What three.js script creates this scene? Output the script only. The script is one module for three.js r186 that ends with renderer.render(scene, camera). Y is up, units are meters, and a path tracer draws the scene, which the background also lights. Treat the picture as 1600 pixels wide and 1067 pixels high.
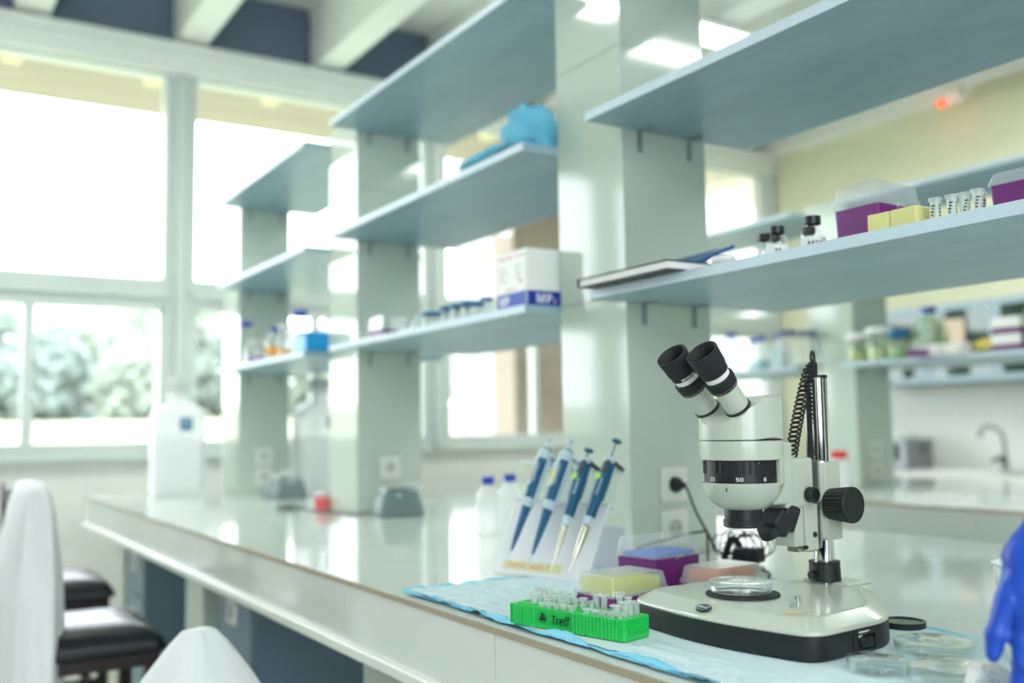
import * as THREE from 'three';
import { RoundedBoxGeometry } from 'three/addons/geometries/RoundedBoxGeometry.js';
import { mergeGeometries, mergeVertices } from 'three/addons/utils/BufferGeometryUtils.js';
import { MarchingCubes } from 'three/addons/objects/MarchingCubes.js';
import { RectAreaLightUniformsLib } from 'three/addons/lights/RectAreaLightUniformsLib.js';
import { ImprovedNoise } from 'three/addons/math/ImprovedNoise.js';
import { FontLoader } from 'three/addons/loaders/FontLoader.js';
import { TextGeometry } from 'three/addons/geometries/TextGeometry.js';
import { Brush, Evaluator, INTERSECTION } from 'three-bvh-csg';

// ---------- camera, sky, exposure, lamps ----------
const B = 0.9;                                  // height of the bench top; places below are measured from it
const scene = new THREE.Scene();
const camera = new THREE.PerspectiveCamera(38.33, 1600 / 1067, 0.05, 400);
camera.position.set(1.7677, B + 0.3046, 1.4189);
camera.rotation.set(0.0871, 1.0116, -0.0157, 'YXZ');
camera.focus = 1.42;
camera.userData.fStop = 1.9;
scene.background = new THREE.Color(0.91, 0.99, 1.03);      // bright overcast sky
scene.backgroundIntensity = 4.8;
const renderer = new THREE.WebGLRenderer();
renderer.toneMapping = THREE.LinearToneMapping;
renderer.toneMappingExposure = 2.02;
renderer.shadowMap.enabled = true;
RectAreaLightUniformsLib.init();
const LAMP = 21;                               // radiance of the fluorescent fittings' light

// ---------- helpers ----------
let seed = 7;
const rnd = () => { seed = (seed + 0x6d2b79f5) | 0; let t = Math.imul(seed ^ (seed >>> 15), 1 | seed); t = (t + Math.imul(t ^ (t >>> 7), 61 | t)) ^ t; return ((t ^ (t >>> 14)) >>> 0) / 4294967296; };
const noise = new ImprovedNoise();
const D = Math.PI / 180;
const V = (x, y, z) => new THREE.Vector3(x, y, z);
const font = await new FontLoader().loadAsync('fonts/droid/droid_sans_bold.typeface.json');
function fin(g) {
  g = g.index ? g.toNonIndexed() : g;
  for (const k of Object.keys(g.attributes)) if (!['position', 'normal', 'uv'].includes(k)) g.deleteAttribute(k);
  if (!g.attributes.normal) g.computeVertexNormals();
  if (!g.attributes.uv) g.setAttribute('uv', new THREE.BufferAttribute(new Float32Array(g.attributes.position.count * 2), 2));
  g.clearGroups(); g.morphAttributes = {};
  return g;
}
const mg = (...a) => mergeGeometries(a.flat().map(fin));
const T = (g, x = 0, y = 0, z = 0, rx = 0, ry = 0, rz = 0) => g.applyMatrix4(new THREE.Matrix4().compose(V(x, y, z), new THREE.Quaternion().setFromEuler(new THREE.Euler(rx, ry, rz)), V(1, 1, 1)));
const bx = (w, h, d, x = 0, y = 0, z = 0) => T(new THREE.BoxGeometry(w, h, d), x, y, z);
const ab = (x0, x1, y0, y1, z0, z1) => bx(x1 - x0, y1 - y0, z1 - z0, (x0 + x1) / 2, (y0 + y1) / 2, (z0 + z1) / 2);   // a box from its limits
const rb = (w, h, d, r, x = 0, y = 0, z = 0, s = 2) => T(new RoundedBoxGeometry(w, h, d, s, r), x, y, z);
const cyl = (r1, r2, h, x = 0, y = 0, z = 0, n = 32, open = false) => T(new THREE.CylinderGeometry(r1, r2, h, n, 1, open), x, y, z);   // r1 on top
const lathe = (pts, n = 32) => { const g = new THREE.LatheGeometry(pts.map((p) => new THREE.Vector2(p[0], p[1])), n); return g; };
const tube = (pts, r, n = 24, m = 8, closed = false) => new THREE.TubeGeometry(new THREE.CatmullRomCurve3(pts.map((p) => V(...p)), closed), n, r, m, closed);
function prism(pts, h, bevel = 0, seg = 2) {          // outline in x,z; extruded up y from 0 to h
  const s = new THREE.Shape(pts.map((p) => new THREE.Vector2(p[0], -p[1])));
  const g = new THREE.ExtrudeGeometry(s, { depth: h - 2 * bevel, bevelEnabled: bevel > 0, bevelThickness: bevel, bevelSize: bevel, bevelOffset: -bevel, bevelSegments: seg, curveSegments: 8 });
  return T(T(g, 0, 0, bevel), 0, 0, 0, -Math.PI / 2);
}
function roundPoly(c, r, n = 5) {                     // a polygon with rounded corners; r one radius or one per corner
  const out = [];
  c.forEach((p, i) => {
    const a = c[(i + c.length - 1) % c.length], b = c[(i + 1) % c.length], R = Array.isArray(r) ? r[i] : r;
    const u = new THREE.Vector2(a[0] - p[0], a[1] - p[1]), v = new THREE.Vector2(b[0] - p[0], b[1] - p[1]);
    const k = Math.min(R, 0.48 * u.length(), 0.48 * v.length()); u.normalize(); v.normalize();
    for (let j = 0; j <= n; j++) { const t = j / n, w0 = (1 - t) * (1 - t), w2 = t * t; out.push([p[0] + k * (u.x * w0 + v.x * w2), p[1] + k * (u.y * w0 + v.y * w2)]); }
  });
  return out;
}
function loft(rings, caps = true) {                    // rings: arrays of [x,y,z] with equal counts, stacked; smooth along, normals from faces
  const n = rings[0].length, pos = [], uv = [], idx = [];
  rings.forEach((r, j) => r.forEach((p, i) => { pos.push(...p); uv.push(i / n, j / (rings.length - 1)); }));
  for (let j = 0; j + 1 < rings.length; j++) for (let i = 0; i < n; i++) { const a = j * n + i, b = j * n + (i + 1) % n; idx.push(a, b, a + n, b, b + n, a + n); }
  if (caps) for (const [j, f] of [[0, 1], [rings.length - 1, 0]]) {
    const c = pos.length / 3, m = rings[j].reduce((s, p) => [s[0] + p[0] / n, s[1] + p[1] / n, s[2] + p[2] / n], [0, 0, 0]); 
    rings[j].forEach((p) => { pos.push(...p); uv.push(0, 0); }); pos.push(...m); uv.push(0, 0);
    for (let i = 0; i < n; i++) { const a = c + i, b = c + (i + 1) % n; f ? idx.push(b, a, c + n) : idx.push(a, b, c + n); }
  }
  const g = new THREE.BufferGeometry();
  g.setAttribute('position', new THREE.Float32BufferAttribute(pos, 3)); g.setAttribute('uv', new THREE.Float32BufferAttribute(uv, 2)); g.setIndex(idx); g.computeVertexNormals();
  return g;
}
const used = {};
const numbered = (n) => { used[n] = (used[n] ?? -1) + 1; return used[n] ? n + '_' + String(used[n]).padStart(3, '0') : n; };
function tag(o, label, category, group) { o.userData.label = label; o.userData.category = category; if (group) o.userData.group = group; return o; }
function thing(name, label, category, [x, y, z], turn = 0, group) {
  const o = new THREE.Group(); o.name = numbered(name); o.position.set(x, B + y, z); o.rotation.y = turn; scene.add(o); return tag(o, label, category, group);
}
function part(parent, name, g, m, label) {
  const o = new THREE.Mesh(Array.isArray(g) ? mg(g) : g, m); o.name = name; o.castShadow = o.receiveShadow = true; if (label) o.userData.label = label; parent.add(o);
  const same = parent.children.filter((c) => c.name === name || c.name.startsWith(name + '_0')).length; if (same > 1) o.name = name + '_' + String(same - 1).padStart(3, '0');
  return o;
}
function single(name, label, category, g, m, [x, y, z] = [0, 0, 0], turn = 0, group) {        // a thing that is one mesh
  const o = new THREE.Mesh(Array.isArray(g) ? mg(g) : g, m); o.name = numbered(name); o.castShadow = o.receiveShadow = true; o.position.set(x, B + y, z); o.rotation.y = turn; scene.add(o); return tag(o, label, category, group);
}
function dup(root, [x, y, z], turn, label, group) {
  const r = root.clone(); r.name = numbered(root.name.replace(/_\d\d\d$/, '')); r.position.set(x, B + y, z); r.rotation.y = turn; scene.add(r);
  r.userData = { ...root.userData, label: label ?? root.userData.label }; if (group) r.userData.group = group; return r;
}
function struct(name, g) { const o = g ? new THREE.Mesh(Array.isArray(g) ? mg(g) : g) : new THREE.Group(); o.name = name; o.position.y = B; o.userData.kind = 'structure'; o.castShadow = o.receiveShadow = true; scene.add(o); return o; }
const S = (name, g, m) => { const o = struct(name, g); o.material = m; return o; };
function print(w, h, draw) { const c = document.createElement('canvas'); c.width = w; c.height = h; draw(c.getContext('2d'), w, h); const t = new THREE.CanvasTexture(c); t.colorSpace = THREE.SRGBColorSpace; t.anisotropy = 4; return t; }
function grain(n, lo, hi, fx, fy, data = false) {       // tiling-size noise texture between two sRGB greys, for colour variation or bump
  const a = new Uint8Array(n * n * 4);
  for (let j = 0; j < n; j++) for (let i = 0; i < n; i++) {
    const u = i / n, v = j / n; let s = 0; for (const [k, w] of [[1, 0.5], [3, 0.3], [9, 0.2]]) s += w * noise.noise(u * fx * k, v * fy * k, k * 7.3);
    const q = Math.max(0, Math.min(255, lo + (hi - lo) * (0.5 + 0.7 * s))); a.set([q, q, q, 255], (j * n + i) * 4);
  }
  const t = new THREE.DataTexture(a, n, n); t.magFilter = THREE.LinearFilter; t.wrapS = t.wrapT = THREE.RepeatWrapping; if (!data) t.colorSpace = THREE.SRGBColorSpace; t.needsUpdate = true; return t;
}
// ---------- materials ----------
const std = (c, rough = 0.6, o = {}) => new THREE.MeshStandardMaterial({ color: c, roughness: rough, ...o });
const phy = (c, rough, o) => new THREE.MeshPhysicalMaterial({ color: c, roughness: rough, ...o });
const C = (r, g, b) => new THREE.Color().setRGB(r, g, b);
const noisy = grain(128, 225, 255, 6, 6), fine = grain(256, 0, 255, 30, 30, true);
const M = {
  tile: [0, 1, 2].map((i) => phy(C(0.66 - 0.01 * i, 0.70 - 0.008 * i, 0.65 - 0.01 * i), 0.06, { ior: 1.5 })),
  colTile: [0, 1].map((i) => phy(C(0.57 - 0.012 * i, 0.645 - 0.01 * i, 0.56 - 0.01 * i), 0.07, { ior: 1.47 })),
  grout: std(C(0.45, 0.45, 0.38), 0.9), edge: std(C(0.42, 0.36, 0.26), 0.7, { map: noisy }), core: std(C(0.5, 0.5, 0.47), 0.8),
  shelf: std(C(0.34, 0.50, 0.57), 0.38, { map: noisy }), shelfEdge: std(C(0.56, 0.68, 0.76), 0.45), bracket: std(C(0.30, 0.36, 0.38), 0.4, { metalness: 0.4 }),
  cream: std(C(0.84, 0.85, 0.80), 0.75, { map: noisy }), yellow: std(C(0.84, 0.84, 0.62), 0.8, { map: noisy }), ceil: std(C(0.90, 0.91, 0.88), 0.8), navy: std(C(0.14, 0.18, 0.27), 0.6),
  beam: std(C(0.88, 0.90, 0.87), 0.75), frame: std(C(0.60, 0.66, 0.64), 0.4), floor: std(C(0.76, 0.77, 0.70), 0.4, { map: noisy }),
  pane: phy(0xffffff, 0, { transmission: 1, thickness: 0, ior: 1.5 }),
  clear: phy(C(0.97, 0.98, 0.98), 0.02, { transmission: 1, thickness: 0, ior: 1.5 }),
  clearBlue: phy(C(0.95, 0.97, 0.99), 0.10, { transmission: 0.94, thickness: 0, ior: 1.5 }),
  frost: phy(C(0.93, 0.96, 0.95), 0.3, { transmission: 0.85, thickness: 0, ior: 1.5 }),
  hdpe: phy(C(0.96, 0.97, 0.97), 0.55, { transmission: 0.42, thickness: 0 }),
  white: std(C(0.82, 0.82, 0.80), 0.4), socket: std(C(0.80, 0.82, 0.74), 0.35), socketIn: std(C(0.55, 0.57, 0.50), 0.4),
  black: std(C(0.012, 0.014, 0.017), 0.4), blackMatt: std(C(0.014, 0.016, 0.02), 0.65), rubber: std(C(0.010, 0.012, 0.014), 0.75), chrome: std(C(0.85, 0.86, 0.87), 0.08, { metalness: 1 }), steel: std(C(0.62, 0.63, 0.63), 0.25, { metalness: 1 }),
  scope: phy(C(0.50, 0.545, 0.46), 0.28, { clearcoat: 0.5, clearcoatRoughness: 0.15 }), scopeBlack: std(C(0.006, 0.009, 0.010), 0.45, { bumpMap: fine, bumpScale: 0.0002 }),
  capBlue: std(C(0.01, 0.06, 0.50), 0.4), blueMid: std(C(0.0, 0.15, 0.42), 0.4), pipBlue: std(C(0.0, 0.09, 0.205), 0.32), pipGrey: std(C(0.47, 0.60, 0.66), 0.4), pipDark: std(C(0.03, 0.035, 0.035), 0.4),
  purple: std(C(0.165, 0.015, 0.175), 0.4), green: phy(C(0.012, 0.58, 0.09), 0.38, { transmission: 0.12, thickness: 0 }), yellowTip: std(C(0.84, 0.84, 0.12), 0.5), peachTip: std(C(0.94, 0.38, 0.20), 0.5), blueTip: std(C(0.12, 0.28, 0.72), 0.5),
  yellowBox: phy(C(0.82, 0.78, 0.32), 0.45, { transmission: 0.15, thickness: 0 }), red: std(C(0.78, 0.03, 0.03), 0.4), pink: std(C(0.80, 0.14, 0.16), 0.45), paper: std(C(0.85, 0.85, 0.83), 0.8),
  haze: phy(C(0.95, 0.97, 0.97), 0.22, { transmission: 0.86, thickness: 0, ior: 1.5 }), lidFrost: phy(C(0.90, 0.93, 0.93), 0.3, { transmission: 0.82, thickness: 0, ior: 1.5 }),
  milky: phy(C(0.96, 0.98, 0.98), 0.34, { transmission: 0.68, thickness: 0, ior: 1.5 }),
  acrylic: phy(C(0.90, 0.92, 0.95), 0.45, { transmission: 0.25, thickness: 0 }), cloth: std(C(0.72, 0.75, 0.78), 0.9, { bumpMap: fine, bumpScale: 0.0006 }), coat: std(C(0.80, 0.82, 0.84), 0.9),
  seat: phy(C(0.006, 0.009, 0.013), 0.30, { specularIntensity: 0.6 }), wood: std(C(0.020, 0.011, 0.012), 0.45), cab: std(C(0.19, 0.28, 0.34), 0.5), cabSide: std(C(0.155, 0.245, 0.325), 0.5), pull: std(C(0.80, 0.80, 0.78), 0.4),
  device: std(C(0.16, 0.22, 0.22), 0.4), glove: phy(C(0.008, 0.075, 0.56), 0.42, { transmission: 0.12, thickness: 0 }), padWhite: std(C(0.56, 0.70, 0.74), 0.85), padBlue: std(C(0.22, 0.60, 0.80), 0.7),
  clothBlue: std(C(0.16, 0.52, 0.72), 0.8), bottleWhite: std(C(0.85, 0.85, 0.84), 0.5),
};
// ---------- the room ----------
const XF = -4.2, ZB = -5.0, XR = 4.2, ZF = 4.4, YC = 3.06, YF = -B;
S('floor', ab(XF - 0.2, XR + 0.2, YF - 0.15, YF, ZB - 0.2, ZF + 0.2), M.floor);
S('ceiling', ab(XF - 0.2, XR + 0.2, YC, YC + 0.2, ZB - 0.2, ZF + 0.2), M.ceil);
S('wall_back', ab(XF - 0.2, XR + 0.2, YF, YC, ZB - 0.2, ZB), M.yellow);
S('wall_right', [ab(XR, XR + 0.2, YF, 0.2, ZB, ZF), ab(XR, XR + 0.2, 2.45, YC, ZB, ZF), ab(XR, XR + 0.2, 0.2, 2.45, ZB, 0.9), ab(XR, XR + 0.2, 0.2, 2.45, 3.5, ZF), ab(XR, XR + 0.2, 0.2, 2.45, 2.17, 2.33)], M.cream);
for (const [i, z, hz] of [[7, 1.535, 0.635], [8, 2.915, 0.585]]) { const w = struct('window_' + i); part(w, 'frame', [ab(XR + 0.05, XR + 0.12, 1.03, 1.16, z - hz, z + hz), ab(XR + 0.05, XR + 0.12, 0.2, 0.26, z - hz, z + hz), ab(XR + 0.05, XR + 0.12, 2.39, 2.45, z - hz, z + hz)], M.frame); for (const [y, h] of [[0.645, 0.77], [1.775, 1.23]]) part(w, 'pane', T(new THREE.PlaneGeometry(2 * hz, h), XR + 0.09, y, z, 0, Math.PI / 2), M.pane); }  // unseen windows added for fill from the right
S('wall_front', ab(XF - 0.2, XR + 0.2, YF, YC, ZF, ZF + 0.2), M.cream);
S('wall_right', [ab(XR, XR + 0.2, YF, 0.2, ZB, ZF), ab(XR, XR + 0.2, 2.45, YC, ZB, ZF), ab(XR, XR + 0.2, 0.2, 2.45, ZB, 0.9), ab(XR, XR + 0.2, 0.2, 2.45, 3.5, ZF), ab(XR, XR + 0.2, 0.2, 2.45, 2.17, 2.33)], M.cream);
for (const [i, z, hz] of [[7, 1.535, 0.635], [8, 2.915, 0.585]]) { const w = struct('window_' + i); part(w, 'frame', [ab(XR + 0.05, XR + 0.12, 1.03, 1.16, z - hz, z + hz), ab(XR + 0.05, XR + 0.12, 0.2, 0.26, z - hz, z + hz), ab(XR + 0.05, XR + 0.12, 2.39, 2.45, z - hz, z + hz)], M.frame); for (const [y, h] of [[0.645, 0.77], [1.775, 1.23]]) part(w, 'pane', T(new THREE.PlaneGeometry(2 * hz, h), XR + 0.09, y, z, 0, Math.PI / 2), M.pane); }  // the same added right-hand fill windows once more
for (const [i, x] of [[9, -2.44], [10, -0.8], [11, 0.8], [12, 2.44]]) { const w = struct('window_' + i), hw = Math.abs(x) > 1 ? 0.76 : 0.72; part(w, 'frame', [ab(x - hw, x + hw, 1.03, 1.16, ZF + 0.05, ZF + 0.12), ab(x - hw, x + hw, 0.2, 0.26, ZF + 0.05, ZF + 0.12), ab(x - hw, x + hw, 2.39, 2.45, ZF + 0.05, ZF + 0.12)], M.frame); for (const [y, h] of [[0.645, 0.77], [1.775, 1.23]]) part(w, 'pane', T(new THREE.PlaneGeometry(2 * hw, h), x, y, ZF + 0.09), M.pane); }  // unseen fill windows, added behind the camera
// unseen windows added behind the camera as fill, closed off by the solid wall
S('wall_front', [ab(XF, XR, YF, 0.2, ZF, ZF + 0.2), ab(XF, XR, 2.45, YC, ZF, ZF + 0.2), ab(XF, -3.2, 0.2, 2.45, ZF, ZF + 0.2), ab(3.2, XR, 0.2, 2.45, ZF, ZF + 0.2), ...[-1.6, 0, 1.6].map((x) => ab(x - 0.08, x + 0.08, 0.2, 2.45, ZF, ZF + 0.2))], M.cream);
S('wall_far', ab(XF - 0.2, XF, YF, 0.15, ZB, ZF), M.cream);
S('window_sill', rb(0.26, 0.03, ZF - ZB, 0.008, XF - 0.07, 0.165, (ZB + ZF) / 2), M.frame);
const mull = [-4.96, -3.32, -1.685, 0.025, 1.62, 3.2, ZF];
mull.forEach((z, i) => {
  const w = i === 0 ? 0.08 : 0.15;
  S('trim_' + (i + 1), [ab(XF - 0.1, XF + 0.03, 0.18, 2.61, z - w / 2, z + w / 2), rb(0.06, 2.26, 0.05, 0.01, XF + 0.05, 1.31, z)], M.frame);
});
S('trim_8', [rb(0.2, 0.16, ZF - ZB, 0.01, XF - 0.02, 2.53, (ZB + ZF) / 2), rb(0.08, 0.05, ZF - ZB, 0.01, XF + 0.09, 2.60, (ZB + ZF) / 2)], M.beam);
for (let i = 0; i < 6; i++) {
  const z0 = mull[i] + (i === 0 ? 0.04 : 0.075), z1 = mull[i + 1] - (i === 5 ? 0.02 : 0.075), zm = (z0 + z1) / 2, w = struct('window_' + (i + 1));
  const bar = (y0, y1, a, b, x0 = -0.06, x1 = 0.03) => ab(XF + x0, XF + x1, y0, y1, a, b);
  part(w, 'transom', [bar(1.035, 1.19, z0, z1), bar(1.09, 1.14, z0, z1, 0.03, 0.06)], M.frame);
  part(w, 'lower_frame', [bar(0.18, 0.255, z0, z1), bar(0.255, 1.035, z0, z0 + 0.035), bar(0.255, 1.035, z1 - 0.035, z1), bar(1.02, 1.035, z0, z1)], M.frame);
  part(w, 'sash_stile', [bar(0.255, 1.02, zm - 0.035, zm - 0.005, -0.05, 0.0), bar(0.255, 1.02, zm + 0.0, zm + 0.03, -0.02, 0.03)], M.frame);
  part(w, 'upper_frame', [bar(1.19, 1.21, z0, z1), bar(2.43, 2.45, z0, z1), bar(1.21, 2.43, z0, z0 + 0.02), bar(1.21, 2.43, z1 - 0.02, z1)], M.frame);
  part(w, 'pane', T(new THREE.PlaneGeometry(z1 - z0 - 0.04, 1.22), XF - 0.02, 1.82, zm, 0, Math.PI / 2), M.pane);
  part(w, 'pane', T(new THREE.PlaneGeometry(zm - z0 - 0.03, 0.765), XF - 0.03, 0.637, (z0 + zm) / 2, 0, Math.PI / 2), M.pane);
  part(w, 'pane', T(new THREE.PlaneGeometry(z1 - zm - 0.03, 0.765), XF + 0.005, 0.637, (z1 + zm) / 2, 0, Math.PI / 2), M.pane);
}
const upper = struct('wall_far_upper');
const beamZ = []; for (let k = -5; k <= 5; k++) beamZ.push(-0.015 - 0.868 * -k);
beamZ.forEach((z, i) => {
  if (z - 0.09 < ZB || z + 0.09 > ZF) return;
  S('ceiling_beam_' + (i + 1), ab(XF, XR, 2.645, YC, z - 0.09, z + 0.09), M.beam);
});
S('ceiling_beam_12', ab(XF, XR, 2.60, YC, ZB, ZB + 0.14), M.beam);
for (let i = 0; i + 1 < beamZ.length; i++) part(upper, 'panel', ab(XF - 0.16, XF - 0.02, 2.61, YC, Math.max(ZB, beamZ[i] + 0.09), Math.min(ZF, beamZ[i + 1] - 0.09)), M.navy);
part(upper, 'panel_backing', ab(XF - 0.2, XF - 0.16, 2.61, YC, ZB, ZF), M.navy);

// ---------- outside ----------
const soffit = struct('soffit');
part(soffit, 'slab', ab(-5.25, XF - 0.2, 2.52, 2.78, -8, 8), std(C(0.44, 0.39, 0.31), 0.9, { map: noisy }));
for (let k = 0; k < 7; k++) { const z = [0.92, 0.13, -0.62, -1.45, -2.3, -4.0, -4.55][k]; part(soffit, 'bracket', rb(0.12, 0.05, 0.10, 0.01, -4.46, 2.50, z), std(C(0.75, 0.70, 0.40), 0.7)); }
S('outside_pillar', ab(-5.35, -5.0, -1.2, 2.52, -4.35, -2.84), std(C(0.30, 0.25, 0.20), 0.9, { map: noisy }));
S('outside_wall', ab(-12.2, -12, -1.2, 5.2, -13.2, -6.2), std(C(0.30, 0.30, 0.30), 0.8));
{
  const g = new THREE.PlaneGeometry(150, 240, 60, 60), p = g.attributes.position;      // lawn rising gently to the trees
  for (let i = 0; i < p.count; i++) { const x = p.getX(i), y = p.getY(i); p.setZ(i, 0.25 * noise.noise(x * 0.06, y * 0.06, 3) - 0.033 * x); }
  g.computeVertexNormals(); T(g, 0, 0, 0, -Math.PI / 2); T(g, -79.5, 1.86, -20);
  tag(S('lawn', g, std(C(0.36, 0.39, 0.25), 0.95, { map: grain(256, 190, 255, 60, 60) })), 'pale green mown lawn rising toward the trees outside the windows', 'lawn').userData.kind = 'structure';
}
function tree(x, z, h, w, label, tone) {
  const t = thing('broadleaf_tree', label, 'tree', [x, 1.8 - 0.033 * (x + 79.5), z]);
  part(t, 'trunk', tube([[0, -0.3, 0], [0.1, h * 0.3, 0.1], [0, h * 0.6, 0]], h * 0.025, 8, 7), std(C(0.16, 0.12, 0.09), 0.9));
  const n = 1500, pos = new Float32Array(n * 18), nor = new Float32Array(n * 18), q = new THREE.Quaternion(), v = V(0, 0, 0), c = V(0, 0, 0), sz = 0.055 * w;
  for (let k = 0; k < n; k++) {                        // sprays of leaves through an uneven egg-shaped crown
    const a = rnd() * 6.283, e = rnd(), f = Math.pow(rnd(), 0.45), lump = 1 + 0.45 * noise.noise(Math.cos(a) * 1.7 + x, e * 4, Math.sin(a) * 1.7 + z), r = w * 0.50 * lump * f * Math.sqrt(Math.max(0.04, 1 - Math.pow(e * 1.75 - 0.8, 2)));
    c.set(Math.cos(a) * r, h * (0.06 + 0.92 * e * (0.9 + 0.15 * lump)), Math.sin(a) * r); q.set(rnd() - 0.5, rnd() - 0.5, rnd() - 0.5, rnd() - 0.5).normalize();
    const m = V(0, 0, 1).applyQuaternion(q); [[-1, -0.3], [0.2, -0.7], [1, 0.1], [-1, -0.3], [1, 0.1], [-0.1, 0.8]].forEach(([i, j], t) => { v.set(i * sz, j * sz, 0).applyQuaternion(q).add(c).toArray(pos, k * 18 + t * 3); m.toArray(nor, k * 18 + t * 3); });
  }
  const g = new THREE.BufferGeometry(); g.setAttribute('position', new THREE.BufferAttribute(pos, 3)); g.setAttribute('normal', new THREE.BufferAttribute(nor, 3));
  part(t, 'foliage', fin(g), phy(tone, 0.95, { transmission: 0.5, thickness: 0, side: THREE.DoubleSide })).userData.kind = 'stuff';
}
const hazedGreens = [C(0.30, 0.36, 0.315), C(0.34, 0.39, 0.325), C(0.28, 0.34, 0.31), C(0.36, 0.40, 0.335)];  // distance haze put into the leaf colours, paler and greyer than foliage
[[-64, -2.5, 6.6, 7.5, 'rounded dark tree at the left of the wide window, beside the thin sash bar'], [-66, -7.8, 5.9, 6.0, 'low pale tree in the middle of the wide lower window'], [-58, -5.6, 4.6, 5.5, 'bushy tree in front of the tree line left of the white hut'], [-61, -12.8, 7.2, 8.2, 'tall rounded tree right of centre in the wide window, beside the carboy neck'], [-57, -16.3, 5.4, 6.0, 'dark tree seen through the gap between mullion and first column'], [-55, -10.0, 4.0, 5.2, 'small tree standing nearest on the lawn left of the carboy'], [-65, 3.5, 6.2, 7, 'tree at the far left seen in the end window pane'], [-60, -22, 5.4, 7, 'tree beyond the second white jug seen past the first column'], [-63, -30, 6, 8, 'tree beyond the middle bay of shelves'], [-60, 0.2, 5.0, 5.6, 'low dark tree at the left edge of the window view']].forEach(([x, z, h, w, l], i) => tree(x, z, h, w, l, hazedGreens[i % 4]));
{
  const t = thing('hut', 'small white hut standing on the lawn before the trees', 'hut', [-58, 1.75 - 0.033 * 21.5, -7.6]);
  part(t, 'wall', rb(1.0, 1.5, 1.1, 0.04, 0, 0.75, 0), M.white); part(t, 'roof', rb(1.2, 0.12, 1.3, 0.03, 0, 1.54, 0), M.white); part(t, 'door', rb(0.03, 0.5, 0.8, 0.01, 0.5, 0.3, 0), M.cab);
}
// ---------- columns, benches, shelves ----------
const CW = 0.2634, CD = 0.2598, colX = [-3.043, -1.5702, 0, 1.573];
function column(n, xr, zf, top) {
  const c = struct('column_' + n), x0 = xr - CW, z0 = zf - CD, e = 0.008;
  part(c, 'core', ab(x0 + e, xr - e, YF, top - 0.001, z0 + e, zf - e), M.grout);
  const ys = [YF]; for (let y = -0.595; y < top - 0.05; y += 0.6) ys.push(y); ys.push(top);
  for (let k = 0; k + 1 < ys.length; k++) {
    const h = ys[k + 1] - ys[k] - 0.002, y = (ys[k] + ys[k + 1]) / 2, m = M.colTile[k % 2];
    part(c, 'tile', bx(CW, h, e, (x0 + xr) / 2, y, zf - e / 2), m); part(c, 'tile', bx(CW, h, e, (x0 + xr) / 2, y, z0 + e / 2), m);
    part(c, 'tile', bx(e, h, CD - 2 * e, xr - e / 2, y, (z0 + zf) / 2), m); part(c, 'tile', bx(e, h, CD - 2 * e, x0 + e / 2, y, (z0 + zf) / 2), m);
  }
}
colX.forEach((x, i) => column(i + 1, x, 0, 1.475));
const col2X = [-2.93, -1.36, 0.21, 1.78], Z2 = -2.48;
col2X.forEach((x, i) => column(i + 5, x, Z2, 1.40));
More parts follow.
